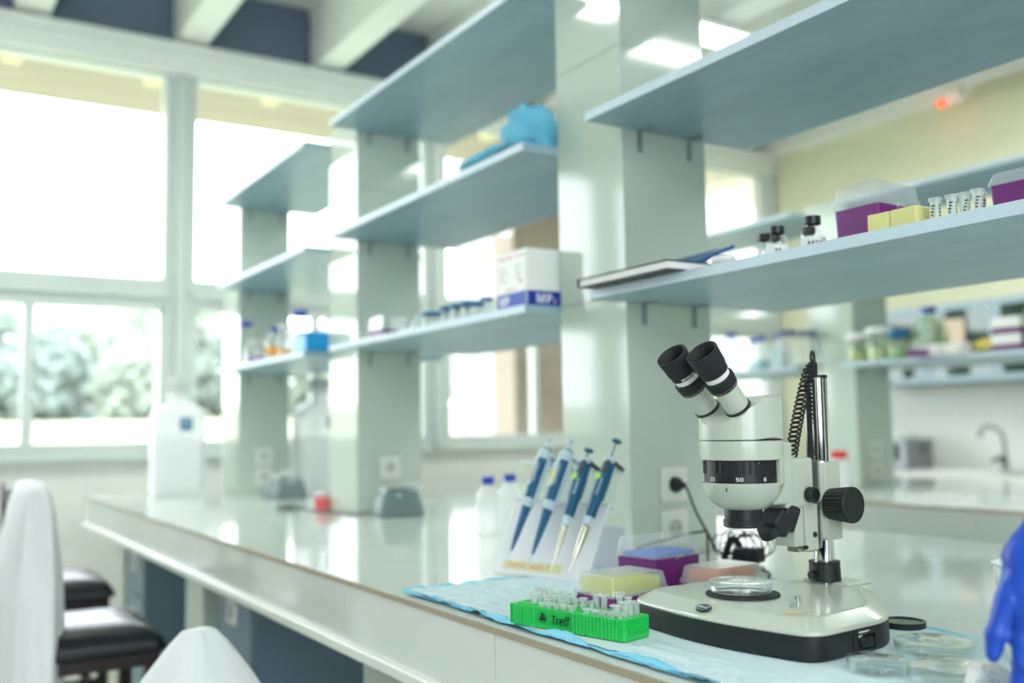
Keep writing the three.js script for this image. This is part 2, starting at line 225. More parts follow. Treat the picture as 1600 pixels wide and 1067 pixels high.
function bench(label, zf, zb, xa, xb, piers, joint, cols, zc) {
  const t = thing('lab_bench', label, 'bench', [0, 0, 0]);
  const hole = (x0, x1, y0, y1, z0, z1) => {             // a box, cut where the columns pass through
    const out = []; let x = x0;
    for (const c of cols) if (c > x0 && c - CW < x1) { out.push(ab(x, c - CW - 0.001, y0, y1, z0, z1)); if (z1 > zc) out.push(ab(c - CW - 0.001, c + 0.001, y0, y1, zc + 0.001, z1)); if (z0 < zc - CD) out.push(ab(c - CW - 0.001, c + 0.001, y0, y1, z0, zc - CD - 0.001)); x = c + 0.001; }
    out.push(ab(x, x1, y0, y1, z0, z1)); return out;
  };
  part(t, 'slab', hole(xa + 0.012, xb, -0.121, -0.0095, zb + 0.012, zf - 0.012), M.core);
  let xs = [xa]; for (let x = joint; x < xb; x += 0.6) if (x > xa + 0.05) xs.push(x); xs.push(xb);
  const zs = [zf, zf - 0.6, zf - 1.2, zb];
  let n = 0;
  const cutTile = (x0, x1, z0, z1) => {
    const out = []; const hit = cols.filter((c) => c > x0 && c - CW < x1 && z1 > zc - CD && z0 < zc);
    if (!hit.length) return [ab(x0, x1, -0.009, 0, z0, z1)];
    let x = x0; const za = Math.max(z0, zc - CD - 0.001), zd = Math.min(z1, zc + 0.001);
    for (const c of hit) { const l = Math.max(x0, c - CW - 0.001), r = Math.min(x1, c + 0.001); if (l > x) out.push(ab(x, l, -0.009, 0, z0, z1)); if (zd < z1) out.push(ab(l, r, -0.009, 0, zd, z1)); if (za > z0) out.push(ab(l, r, -0.009, 0, z0, za)); x = r; }
    if (x < x1) out.push(ab(x, x1, -0.009, 0, z0, z1)); return out;
  };
  for (let i = 0; i + 1 < xs.length; i++) {
    for (let k = 0; k < 3; k++) part(t, 'tile', cutTile(xs[i] + 0.0008, xs[i + 1] - 0.0008, zs[k + 1] + 0.0008, zs[k] - 0.0008), M.tile[n++ % 3]);
    part(t, 'tile', ab(xs[i] + 0.0008, xs[i + 1] - 0.0008, -0.121, -0.0115, zf - 0.011, zf - 0.001), M.tile[n % 3]);
  }
  part(t, 'tile', ab(xa, xa + 0.01, -0.121, -0.0115, zb, zf - 0.012), M.tile[0]);
  part(t, 'edge_strip', ab(xa, xb, -0.0112, -0.0012, zf - 0.001, zf + 0.0015), M.edge, 'beige bare edge strip');
  part(t, 'ledge', [rb(xb - xa + 0.03, 0.022, 0.05, 0.004, (xa + xb) / 2, -0.132, zf - 0.008), rb(0.05, 0.022, zf - zb, 0.004, xa + 0.008, -0.132, (zf + zb) / 2)], std(C(0.72, 0.74, 0.68), 0.4));
  part(t, 'soffit', hole(xa + 0.03, xb, -0.142, -0.1215, zb + 0.03, zf - 0.034), M.core);
  for (const [x0, x1] of piers) part(t, 'pier', ab(x0, x1, YF, -0.143, zf - 0.33, zf - 0.13), M.colTile[0]);
  return t;
}
bench('long white-tiled laboratory bench in the foreground carrying the microscope', 0.629, -0.89, -3.42, 2.7, [[-3.36, -3.13], [-1.98, -1.74], [-0.36, -0.12], [1.2, 1.44]], 0.441 - 4.2, colX, 0);
bench('second white-tiled laboratory bench behind the microscope, nearer the sink', Z2 + 0.73, Z2 - 0.8, -3.42, 3.2, [[-2.0, -1.76], [-0.3, -0.06]], 0.3 - 4.2, col2X, Z2);
function shelf(label, xa, xb, y, z1, depth, sides) {
  const t = thing('shelf', label, 'shelf', [xa, y, z1]), w = xb - xa - 0.002;
  part(t, 'board', ab(0.001, w, 0, 0.020, -depth, -0.0012), M.shelf); part(t, 'edge_band', rb(w, 0.0205, 0.002, 0.0008, w / 2, 0.010, -0.0005, 1), M.shelfEdge);
  const zf = z1 > -1 ? 0 : Z2;
  for (const s of sides) for (const dz of [0.052, 0.208]) {
    const z = zf - dz - z1, g = [rb(0.0025, 0.05, 0.014, 0.001, 0.0022, -0.026, 0, 1), rb(0.05, 0.0025, 0.014, 0.001, 0.026, -0.0018, 0, 1), cyl(0.002, 0.002, 0.002, 0, 0, 0, 8)];
    T(g[2], 0.0035, -0.036, 0, 0, 0, Math.PI / 2);
    const m = T(mg(g), s < 0 ? 0 : w, 0, z); if (s > 0) { const b = mg(T(rb(0.0025, 0.05, 0.014, 0.001, -0.0022, -0.026, 0, 1), w, 0, z), T(rb(0.05, 0.0025, 0.014, 0.001, -0.026, -0.0018, 0, 1), w, 0, z)); part(t, 'bracket', b, M.bracket); } else part(t, 'bracket', m, M.bracket);
  }
  return t;
}
const P0 = 0.107, H = [0.588, 0.999, 1.415], DEP = [0.602, 0.507, 0.507], word = ['bottom', 'middle', 'top'];
[['left', 0, 1], ['middle', 1, 2], ['right', 2, 3]].forEach(([side, a, b]) => H.forEach((h, k) => {
  if (side === 'right' && k === 2) return shelf('grey shelf above the upper edge of the picture in the microscope bay', colX[a], colX[b] - CW, h, P0, DEP[k], [-1]);
  shelf({ left: `blue-grey ${word[k]} shelf between the two farthest columns of the front bench`, middle: `blue-grey ${word[k]} shelf of the middle bay, left of the near column`, right: `blue-grey ${['lower', 'upper'][k]} shelf above the microscope, fixed to the near column` }[side], colX[a], colX[b] - CW, h, P0, DEP[k], [-1, 1]);
}));
[0, 1, 2].forEach((a) => [0.565, 0.965, 1.345].forEach((h, k) => shelf(`${word[k]} shelf of the second bench, ${['bay nearest the windows', 'bay behind the microscope pole', 'bay past the right edge'][a]}`, col2X[a], col2X[a + 1] - CW, h, Z2 + P0, DEP[k], [-1, 1])));
// wall sockets on the columns
let sock;
function socket(x, y, z, label) {
  if (sock) return dup(sock, [x, y, z], 0, label);
  const t = sock = thing('wall_socket', label, 'socket', [x, y, z]);
  part(t, 'plate', rb(0.008, 0.080, 0.080, 0.003, 0.004, 0, 0), M.socket);
  part(t, 'frame', T(new THREE.TorusGeometry(0.0215, 0.002, 8, 32), 0.008, 0, 0, 0, Math.PI / 2), M.socket);
  part(t, 'well', T(cyl(0.020, 0.020, 0.002, 0, 0, 0, 32), 0.0085, 0, 0, 0, 0, Math.PI / 2), M.socketIn);
  for (const s of [-1, 1]) part(t, 'contact_hole', T(cyl(0.003, 0.003, 0.0015, 0, 0, 0, 12), 0.0098, 0, s * 0.0095, 0, 0, Math.PI / 2), M.black);
  part(t, 'earth_pin', T(cyl(0.0022, 0.0022, 0.012, 0, 0, 0, 10), 0.014, 0.011, 0, 0, 0, Math.PI / 2), M.steel);
}
socket(0.0005, 0.166, -0.123, 'white wall socket on the near column with the black plug in it');
socket(0.0005, 0.067, -0.122, 'white empty wall socket on the near column below the plugged one');
socket(-1.5697, 0.165, -0.128, 'white wall socket on the middle column above the grey centrifuge');
socket(-3.0425, 0.182, -0.128, 'upper white wall socket on the farthest front column beside the jug');
socket(-3.0425, 0.081, -0.128, 'lower white wall socket on the farthest front column beside the jug');
socket(-1.3595, 0.17, Z2 - 0.12, 'upper small wall socket on the second bench column behind the focus knob');
socket(-1.3595, 0.07, Z2 - 0.12, 'lower small wall socket on the second bench column behind the focus knob');
// under-bench cabinets
[[-3.05, -2.70, 'blue-grey cabinet under the far end of the bench behind the two stools'], [-1.54, -1.20, 'blue-grey cabinet under the middle of the bench beside the draped chair back']].forEach(([a, b, label]) => {
  const t = thing('base_cabinet', label, 'cabinet', [a, -B, 0.5]), w = b - a;
  part(t, 'carcass', ab(0, w, 0.06, 0.755, -0.62, -0.02), M.cabSide); part(t, 'plinth', ab(0.02, w - 0.02, 0, 0.06, -0.6, -0.06), M.black);
  for (const [y0, y1] of [[0.50, 0.75], [0.065, 0.495]]) { const d = part(t, y0 > 0.4 ? 'drawer' : 'door', rb(w - 0.004, y1 - y0, 0.02, 0.004, w / 2, (y0 + y1) / 2, -0.01), M.cab); const hy = y0 > 0.4 ? 0.64 : 0.40; const hd = part(d, 'handle', [rb(0.10, 0.012, 0.014, 0.004, w / 2, hy + 0.03, 0.007), rb(0.10, 0.012, 0.014, 0.004, w / 2, hy - 0.03, 0.007), rb(0.012, 0.06, 0.012, 0.004, w / 2 - 0.044, hy, 0.006), rb(0.05, 0.05, 0.006, 0.002, w / 2 + 0.02, hy, 0.003)], M.pull); }
});
// ceiling lights: a housing with two glowing tubes' diffuser; each with its own area light; the last three are unseen, added as fill
[[-2.38, -2.5, 'ceiling light over the second bench seen beside the near column'], [0.15, -2.5, 'ceiling light over the second bench, above the upper shelf'], [2.7, -2.2, 'ceiling light mirrored in the near column'], [-2.38, 1.3, 'unseen ceiling light added as fill above the stools'], [2.7, 0.3, 'unseen ceiling light added as fill near the right wall'], [-0.5, -4.05, 'unseen ceiling light added to brighten the right part of the sink counter']].forEach(([x, z, label]) => {
  const t = thing('ceiling_light', label, 'light', [x, 2.60, z]);
  part(t, 'housing', rb(0.26, 0.045, 1.3, 0.01, 0, 0.022, 0), M.white);
  part(t, 'diffuser', rb(0.22, 0.012, 1.22, 0.004, 0, -0.004, 0), new THREE.MeshStandardMaterial({ color: 0xffffff, emissive: 0xfcffff, emissiveIntensity: 1.3, roughness: 0.4 }));
  const l = new THREE.RectAreaLight(0xf8fff6, LAMP, 0.22, 1.22); l.position.y = -0.014; l.rotation.x = -Math.PI / 2; t.add(l);
});
// ---------- the microscope ----------
{
  const t = thing('microscope', 'pale green binocular stereo microscope with black eyecups standing on the bench pad', 'microscope', [0.70, 0.0036, 0.351], 3 * D);
  const zp = -0.174, zm = -0.160;                                                     // the pole's place behind the optical axis
  const base = [[-0.150, 0.096], [0.03, 0.128], [0.199, 0.100], [0.193, -0.070], [0.088, -0.188], [0.062, -0.225], [-0.03, -0.225], [-0.055, -0.188], [-0.155, -0.070]];
  const rr = [0.035, 0.2, 0.035, 0.04, 0.02, 0.02, 0.02, 0.02, 0.04], cx = 0.02, cz = -0.05;
  const ring = (k, y) => roundPoly(base, rr, 6).map(([x, z]) => { const dx = x - cx, dz = z - cz, l = Math.hypot(dx, dz), f = (l - k) / l; return [cx + dx * f, y, cz + dz * f]; }).reverse();
  const lf = (r) => { const g = loft(r); return g; };
  part(t, 'base_housing', lf([ring(0.004, 0), ring(0, 0.003), ring(0, 0.031), ring(0.001, 0.0325)]), M.scopeBlack);
  part(t, 'base_cover', lf([ring(0.0005, 0.0328), ring(0, 0.035), ring(0.003, 0.0385), ring(0.026, 0.0500), ring(0.029, 0.0510), ring(0.033, 0.0513)]), M.scope);
  part(t, 'pole_mount_pad', rb(0.085, 0.006, 0.06, 0.003, 0.012, 0.052, zp - 0.02), M.scope);
  { // badge
    const tx = print(256, 160, (c, w, h) => { c.fillStyle = '#1b2730'; c.fillRect(0, 0, w, h); c.strokeStyle = '#cfd6d6'; c.lineWidth = 9; c.beginPath(); c.ellipse(w / 2, h / 2, 118, 70, 0, 0, 7); c.stroke(); c.fillStyle = '#e4eaea'; c.font = 'italic bold 74px sans-serif'; c.textAlign = 'center'; c.fillText('Motic', w / 2, h / 2 + 26); });
    const g = new THREE.CylinderGeometry(0.0125, 0.013, 0.002, 40); T(g, 0, 0, 0, 0, Math.PI / 2 - Math.PI / 2, 0); g.applyMatrix4(new THREE.Matrix4().makeScale(1, 1, 0.66));
    const b = part(t, 'badge', T(g, 0, 0, 0), M.black, 'oval maker badge on the front slope');
    const f = new THREE.CircleGeometry(0.0118, 40); f.applyMatrix4(new THREE.Matrix4().makeScale(1, 0.66, 1));
    const d = new THREE.Mesh(T(f, 0, 0.0013, 0, -Math.PI / 2), std(0xffffff, 0.35, { map: tx })); d.name = 'lettering'; b.add(d);
    b.position.set(0.018, 0.0470, 0.108); b.rotation.set(24 * D, 0, 0);
  }
  { const s = part(t, 'switch_bezel', [rb(0.004, 0.003, 0.046, 0.001, 0, 0.011, 0), rb(0.004, 0.003, 0.046, 0.001, 0, -0.011, 0), rb(0.004, 0.024, 0.003, 0.001, 0, 0, 0.0225), rb(0.004, 0.024, 0.003, 0.001, 0, 0, -0.0225)], M.black);
    const k = part(s, 'rocker', T(rb(0.008, 0.013, 0.026, 0.003), 0.0, 0, -0.004, 0, 0, 0.15), M.black); k.castShadow = true;
    part(s, 'mark', prism([[-0.011, 0.0], [0.012, 0.0], [0.012, -0.008]], 0.0006).applyMatrix4(new THREE.Matrix4().makeRotationZ(-Math.PI / 2)).applyMatrix4(new THREE.Matrix4().makeRotationX(-Math.PI / 2)).translate(0.0005, 0.0145, 0.0), M.white, 'white triangular mark');
    s.position.set(0.1955, 0.0145, -0.004); }
  part(t, 'stage_plate', cyl(0.0535, 0.0535, 0.003, 0, 0.0525, 0.008, 64), M.blackMatt, 'round black stage plate');
  part(t, 'collar', [cyl(0.0235, 0.0245, 0.028, 0.006, 0.068, zp, 40), cyl(0.024, 0.0235, 0.003, 0.006, 0.0835, zp, 40), T(cyl(0.006, 0.006, 0.014, 0, 0, 0, 16), 0.006, 0.066, zp + 0.028, Math.PI / 2)], M.scopeBlack);
  const pole = part(t, 'pole', cyl(0.0155, 0.0155, 0.320, 0.006, 0.212, zp, 48), M.chrome, 'chrome column');
  { const g = [bx(0.010, 0.26, 0.006, 0.006, 0.240, zp + 0.0165)]; for (let i = 0; i < 60; i++) g.push(bx(0.0075, 0.0022, 0.0025, 0.006, 0.114 + i * 0.0043, zp + 0.0205)); part(pole, 'rack', g, M.black); part(pole, 'rack_rail', [bx(0.0025, 0.26, 0.010, 0.0125, 0.240, zp + 0.017), bx(0.0025, 0.26, 0.010, -0.0005, 0.240, zp + 0.017)], M.chrome); }
  part(pole, 'top_cap', [cyl(0.016, 0.016, 0.005, 0.006, 0.3735, zp, 40), rb(0.013, 0.022, 0.010, 0.002, 0.006, 0.386, zp + 0.009), T(new THREE.TorusGeometry(0.0095, 0.0022, 10, 28), 0.006, 0.404, zp + 0.008, 0, Math.PI / 2 + 0.4, 0)], M.black);
  // focus mount, arm
  part(t, 'focus_block', [rb(0.054, 0.120, 0.040, 0.004, 0.008, 0.180, zm - 0.006), rb(0.050, 0.116, 0.010, 0.002, 0.008, 0.181, zm + 0.016)], M.scope);
  part(t, 'arm', [rb(0.046, 0.076, 0.066, 0.006, 0.004, 0.210, zm + 0.062, 3), rb(0.040, 0.062, 0.05, 0.003, 0.004, 0.145, zm + 0.051), rb(0.006, 0.07, 0.03, 0.002, 0.026, 0.142, zm + 0.041)], M.scope);
  part(t, 'slide_rail', [bx(0.048, 0.13, 0.0016, 0.006, 0.178, zm + 0.0225), bx(0.03, 0.016, 0.02, 0.006, 0.112, zm + 0.030), bx(0.02, 0.012, 0.018, 0.012, 0.112, zm + 0.058)], M.steel);
  part(t, 'screw', [T(cyl(0.0042, 0.0042, 0.003, 0, 0, 0, 20), 0.0295, 0.131, zm + 0.036, 0, 0, Math.PI / 2), T(cyl(0.003, 0.003, 0.004, 0, 0, 0, 16), 0.0275, 0.113, zm + 0.055, 0, 0, Math.PI / 2)], M.black);
  const knobG = (s) => { const n = 96, ringK = (x, r, d) => Array.from({ length: n }, (_, i) => { const a = i / n * 2 * Math.PI, q = r - d * (i % 4 < 1 ? 1 : 0); return [x * s, Math.cos(a) * q, Math.sin(a) * q * s]; });
    return loft([ringK(0, 0.0215, 0), ringK(0.002, 0.0235, 0.0016), ringK(0.044, 0.0275, 0.0016), ringK(0.045, 0.0275, 0), ringK(0.048, 0.0270, 0), ringK(0.0492, 0.0255, 0), ringK(0.0492, 0.024, 0), ringK(0.0485, 0.0235, 0)]); };
  for (const s of [1, -1]) { const k = part(t, 'focus_knob', knobG(s), M.scopeBlack, 'ribbed black focus knob'); k.position.set(0.008 + s * 0.028, 0.176, zm + 0.004); k.scale.x = 0.86; part(k, 'spindle', T(cyl(0.019, 0.019, 0.006, 0, 0, 0, 32), -s * 0.003, 0, 0, 0, 0, Math.PI / 2), M.steel); }
  part(t, 'clamp_knob', [T(cyl(0.0115, 0.0115, 0.010, 0, 0, 0, 32), 0.034, 0.192, zm + 0.045, 0, 0, Math.PI / 2), T(cyl(0.0095, 0.0115, 0.003, 0, 0, 0, 32), 0.0405, 0.192, zm + 0.045, 0, 0, -Math.PI / 2)], M.scopeBlack);
  // lamp under the arm
  part(t, 'lamp_head', [T(rb(0.042, 0.040, 0.030, 0.005), 0.006, 0.160, -0.078, -0.5), T(rb(0.036, 0.030, 0.034, 0.004), 0.010, 0.152, -0.058, -0.75), T(cyl(0.016, 0.018, 0.014, 0, 0, 0, 24), 0.008, 0.143, -0.045, 0.75)], M.blackMatt);
  // head
  const R = 0.0605;
  part(t, 'objective', [cyl(0.0275, 0.0275, 0.022, 0, 0.167, 0, 48), cyl(0.0300, 0.0295, 0.008, 0, 0.156, 0, 48), T(new THREE.TorusGeometry(0.027, 0.003, 8, 40), 0, 0.152, 0, Math.PI / 2)], M.black);
  part(t, 'head_bowl', lathe([[0.0, 0.176], [0.0285, 0.1755], [0.0315, 0.1765], [0.040, 0.181], [0.0485, 0.189], [0.0555, 0.200], [0.0605, 0.214], [0.0602, 0.2152], [0.052, 0.2155], [0, 0.2155]], 64), M.scope);
  part(t, 'head_bridge', rb(0.052, 0.094, 0.05, 0.006, 0.002, 0.226, -0.058, 3), M.scope);
  { const n = 40, a0 = 104 * D, a1 = 256 * D, pts = []; for (let i = 0; i <= n; i++) { const a = a0 + (a1 - a0) * i / n; pts.push([Math.sin(a) * R, Math.cos(a) * R]); } for (let i = n; i >= 0; i--) { const a = a0 + (a1 - a0) * i / n; pts.push([Math.sin(a) * 0.05, Math.cos(a) * 0.05]); }
    part(t, 'head_back', T(prism(pts, 0.036), 0, 0.214, 0), M.scope); }
  { const tx = print(2048, 256, (c, w, h) => { c.fillStyle = '#15191c'; c.fillRect(0, 0, w, h); c.fillStyle = '#d7dbd8'; c.font = 'bold 62px sans-serif'; c.textAlign = 'center'; for (const [s, deg] of [['50', 38], ['25', -8], ['6', 77], ['8', 112], ['12', -60]]) { c.fillText(s, w * deg / 360 + w / 2, h - 22); } });
    const g = new THREE.CylinderGeometry(0.0555, 0.0555, 0.032, 96, 1, true, -Math.PI, 2 * Math.PI);
    const z = part(t, 'zoom_ring', T(g, 0, 0.2315, 0), std(0xffffff, 0.42, { map: tx }), 'black zoom ring with white numbers');
    const ribs = []; for (let i = 0; i < 40; i++) { const a = i * 9 * D; if (i % 5 > 2) continue; ribs.push(T(rb(0.0030, 0.019, 0.0022, 0.0008), Math.sin(a) * 0.0557, 0.2375, Math.cos(a) * 0.0557, 0, a)); } part(z, 'rib', ribs, M.scopeBlack);
    part(z, 'set_screw', T(cyl(0.0018, 0.0018, 0.002, 0, 0, 0, 12), Math.sin(66 * D) * 0.0557, 0.2445, Math.cos(66 * D) * 0.0557, Math.PI / 2, 0, 0).applyMatrix4(new THREE.Matrix4()), M.steel); }
  part(t, 'index_mark', T(prism([[-0.0016, 0.004], [0.0016, 0.004], [0, -0.003]], 0.0006), Math.sin(20 * D) * 0.0592, 0.208, Math.cos(20 * D) * 0.0592, Math.PI / 2 - 0.25, 0, 0), M.black);
  part(t, 'head_band', lathe([[0, 0.2482], [0.0602, 0.2482], [0.0612, 0.2492], [0.0612, 0.2752], [0.0604, 0.2762], [0, 0.2762]], 72), M.scope);
  part(t, 'seam', cyl(0.0590, 0.0590, 0.0016, 0, 0.2768, 0, 64), M.black);
  { // prism housing: side outline cut by the round plan of the head
    const sh = new THREE.Shape([[-0.060, 0], [0.0615, 0], [0.0615, 0.020], [0.050, 0.034], [0.012, 0.062], [-0.046, 0.066], [-0.054, 0.060]].map((p) => new THREE.Vector2(...p)));
    const g = new THREE.ExtrudeGeometry(sh, { depth: 0.104, bevelEnabled: true, bevelThickness: 0.010, bevelSize: 0.006, bevelOffset: -0.006, bevelSegments: 4 });
    T(g, 0, 0, -0.052); T(g, 0, 0, 0, 0, -Math.PI / 2, 0); g.deleteAttribute('uv'); g.setAttribute('uv', new THREE.BufferAttribute(new Float32Array(g.attributes.position.count * 2), 2));
    const cg = cyl(R, R + 0.001, 0.2, 0, 0.05, 0, 72), ev = new Evaluator(); ev.useGroups = false; ev.attributes = ['position', 'normal'];
    const a = new Brush(mergeVertices(fin(g).deleteAttribute('uv') ?? g)), b = new Brush(cg); a.updateMatrixWorld(); b.updateMatrixWorld();
    const r = ev.evaluate(a, b, INTERSECTION).geometry; part(t, 'prism_housing', T(fin(r), 0, 0.2778, 0), M.scope);
  }
  const up = 48 * D;
  for (const s of [-1, 1]) {
    const e = part(t, 'eyepiece_tube', [cyl(0.0172, 0.0182, 0.062, 0, 0.024, 0, 40)], M.scope); e.position.set(0.030 * s, 0.316, 0.030); e.rotation.set(Math.PI / 2 - up, 0, 0);
    part(e, 'seal_ring', cyl(0.0193, 0.0198, 0.004, 0, 0.0115, 0, 40), M.black);
    const dr = part(e, 'diopter_ring', lathe([[0.0172, 0.050], [0.0205, 0.050], [0.0212, 0.052], [0.0212, 0.060], [0.0222, 0.061], [0.0222, 0.068], [0.0212, 0.070], [0.0175, 0.070]], 48), M.rubber); const tk = []; for (let i = 0; i < 36; i++) tk.push(T(bx(0.0004, 0.003, 0.0006), Math.sin(i / 36 * 6.283) * 0.0212, 0.053, Math.cos(i / 36 * 6.283) * 0.0212, 0, i / 36 * 6.283)); part(dr, 'scale_marks', tk, M.white);
    part(e, 'white_ring', cyl(0.0186, 0.0186, 0.010, 0, 0.0735, 0, 40), M.white);
    const cup = part(e, 'eyecup', lathe([[0.0175, 0.0785], [0.0205, 0.0785], [0.0208, 0.084], [0.0222, 0.090], [0.0226, 0.100], [0.0240, 0.116], [0.0235, 0.1175], [0.0215, 0.1172], [0.0180, 0.106], [0.0165, 0.104], [0.0165, 0.098]], 48), M.rubber);
    part(e, 'eye_lens', [cyl(0.0164, 0.0164, 0.003, 0, 0.0985, 0, 32)], M.black); part(e, 'lens_glass', cyl(0.0105, 0.0105, 0.001, 0, 0.1008, 0, 32), phy(C(0.05, 0.04, 0.08), 0.03, { ior: 1.7 }));
    if (s < 0) { const tg = new TextGeometry('WF10X/22', { font, size: 0.0036, depth: 0.0003, curveSegments: 2 }); tg.computeBoundingBox(); const p = tg.attributes.position, w = tg.boundingBox.max.x; for (let i = 0; i < p.count; i++) { const a = (p.getX(i) - w / 2) / 0.0209 + 58 * D, rr2 = 0.0207 + p.getZ(i) + 0.0002; p.setXYZ(i, Math.sin(a) * rr2, 0.0800 + p.getY(i), Math.cos(a) * rr2); } tg.computeVertexNormals(); part(e, 'lettering', tg, M.white); }
  }
  { // coiled lamp cord between the pole's top and the arm
    const a = V(0.004, 0.394, zp + 0.012), b = V(0.002, 0.251, zm + 0.050), pts = [], n = 20;
    for (let i = 0; i <= n * 14; i++) { const f = i / (n * 14), th = f * n * 2 * Math.PI, r = 0.0085 * Math.min(1, 0.5 + f * 6), c = a.clone().lerp(b, f); c.z += 0.003 * Math.sin(f * Math.PI); pts.push([c.x + r * Math.cos(th), c.y - 0.55 * r * Math.sin(th + 0.5), c.z + r * Math.sin(th)]); }
    part(t, 'coiled_cord', tube(pts, 0.00165, n * 16, 6), M.rubber);
    const h = []; for (let i = 0; i < 60; i++) h.push([0.004 + 0.003 * Math.sin(i), 0.385 - i * 0.0022, zp + 0.020 + 0.0015 * Math.cos(i * 1.7)]); part(t, 'straight_cord', tube(h, 0.0013, 120, 6), M.rubber);
  }
  part(t, 'stage_clip', [T(rb(0.006, 0.0012, 0.034, 0.0004), 0.102, 0.0535, 0.018, 0, 0.52, 0), cyl(0.0042, 0.0042, 0.008, 0.090, 0.0550, -0.004, 20), T(rb(0.0065, 0.003, 0.007, 0.001), 0.111, 0.0530, 0.034, 0, 0.52)], M.steel, 'small steel stage clip');
  t.updateMatrixWorld();
}
// things lying on the microscope base
function dish(label, p, r = 0.046, lidUp = 0, cat = 'petri dish') {
  const t = thing('petri_dish', label, cat, p);
  const wall = (R, y0, y1, floor) => lathe(floor === 'b' ? [[0, y0], [R - 0.001, y0], [R, y0 + 0.0008], [R, y1], [R - 0.0012, y1], [R - 0.0012, y0 + 0.0012], [0, y0 + 0.0012]] : [[R - 0.0012, y0], [R, y0], [R, y1 - 0.001], [R - 0.001, y1], [0, y1], [0, y1 - 0.0012], [R - 0.0012, y1 - 0.0012], [R - 0.0012, y0]], 64);
  part(t, 'base', wall(r - 0.0015, 0, 0.013, 'b'), M.clear); part(t, 'lid', wall(r, 0.003, 0.0155, 't'), M.clear);
  return t;
}
dish('clear petri dish lying on the black stage plate of the microscope', [0.698, 0.0605, 0.360]);
single('toothpick', 'wooden toothpick lying on the sloping microscope base', 'toothpick', T(cyl(0.0012, 0.0007, 0.046, 0, 0, 0, 10), 0, 0, 0, 0, 0, Math.PI / 2), std(C(0.60, 0.40, 0.20), 0.8), [0.855, 0.0585, 0.410], 1.30);

// ---------- the blue-backed bench pad ----------
{
  const t = thing('bench_pad', 'crinkled white absorbent pad with blue backing spread along the bench edge', 'pad', [0, 0, 0]);
  const nx = 220, nz = 110, X0 = 0.072, X1 = 1.16, Z0 = 0.13, Z1 = 0.612;
  const wr = (x, z) => { const e = Math.max(0, 1 - Math.min(x - X0, X1 - x, z - Z0, Z1 - z) / 0.03), far = Math.max(0, Math.min(1, (0.42 - x) / 0.2));
    let under = 1; for (const [a, b, c, d] of [[0.51, 0.92, 0.1, 0.50], [0.42, 0.68, 0.47, 0.61], [0.28, 0.54, 0.1, 0.48], [0.88, 1.13, 0.17, 0.46], [-0.1, 0.24, 0.2, 0.36]]) { const o = Math.max(a - x, x - b, c - z, z - d); under = Math.min(under, Math.max(0.0, o / 0.03)); }
    return 0.0022 + under * (0.0060 * Math.abs(noise.noise(x * 24, z * 30, 1)) + 0.0040 * Math.abs(noise.noise(x * 62, z * 55, 4)) + 0.005 * far * Math.abs(noise.noise(x * 22 + 3, z * 26, 8))) + e * e * 0.004 * (0.5 + noise.noise(x * 17, z * 17, 2)); };
  const sheet = (x0, x1, z0, z1, dy, fold) => { const g = new THREE.PlaneGeometry(x1 - x0, z1 - z0, nx, nz); T(g, (x0 + x1) / 2, 0, (z0 + z1) / 2, -Math.PI / 2); const p = g.attributes.position;
    for (let i = 0; i < p.count; i++) { let x = p.getX(i), z = p.getZ(i), wob = 0.006 * noise.noise(x * 9, 5, z * 9) + 0.003 * noise.noise(x * 31, 2, z * 31); let y = wr(x, z) + dy; const ez = (z - z0) / (z1 - z0), ex = (x - x0) / (x1 - x0); p.setXYZ(i, x + wob * (ex < 0.04 ? 1 : 0.2) - (0.03 * (1 - ex) * (1 - ez)) * 0, Math.max(y, 0.0006 + dy + 0.0006), z + wob * (ez > 0.97 ? 1 : 0.2)); }
    g.computeVertexNormals(); return g; };
  part(t, 'absorbent_layer', sheet(X0 + 0.012, X1 - 0.012, Z0 + 0.012, Z1 - 0.014, 0.0012), M.padWhite);
  part(t, 'backing', sheet(X0, X1, Z0, Z1, 0), M.padBlue, 'blue plastic backing showing at the edges');
  // places where the front edge curls over and shows the blue side
  const curl = (xa, xb, w, lift) => { const n = 40, m = 10, pos = [], idx = []; for (let i = 0; i <= n; i++) for (let j = 0; j <= m; j++) { const f = i / n, k = j / m, s = Math.sin(f * Math.PI), a = k * 2.3, x = xa + (xb - xa) * f + 0.004 * noise.noise(f * 9, k * 2, xa * 30); pos.push(x, 0.0035 + lift * s * Math.sin(a) * (1 + 0.4 * noise.noise(f * 8, 1, xa * 9)), Z1 - 0.003 - w * s * (1 - Math.cos(a)) * 0.5 + 0.003 * noise.noise(f * 12, 3, xa)); } for (let i = 0; i < n; i++) for (let j = 0; j < m; j++) { const a = i * (m + 1) + j; idx.push(a, a + m + 1, a + 1, a + 1, a + m + 1, a + m + 2); } const g = new THREE.BufferGeometry(); g.setAttribute('position', new THREE.Float32BufferAttribute(pos, 3)); g.setIndex(idx); g.computeVertexNormals(); return fin(g); };
  part(t, 'curled_edge', [curl(0.10, 0.21, 0.010, 0.003), curl(0.25, 0.34, 0.012, 0.004), curl(0.36, 0.47, 0.016, 0.007), curl(0.52, 0.66, 0.022, 0.009), curl(0.68, 0.86, 0.024, 0.007), curl(0.88, 1.12, 0.02, 0.006)], M.padBlue, 'blue edge curling up along the front');
}
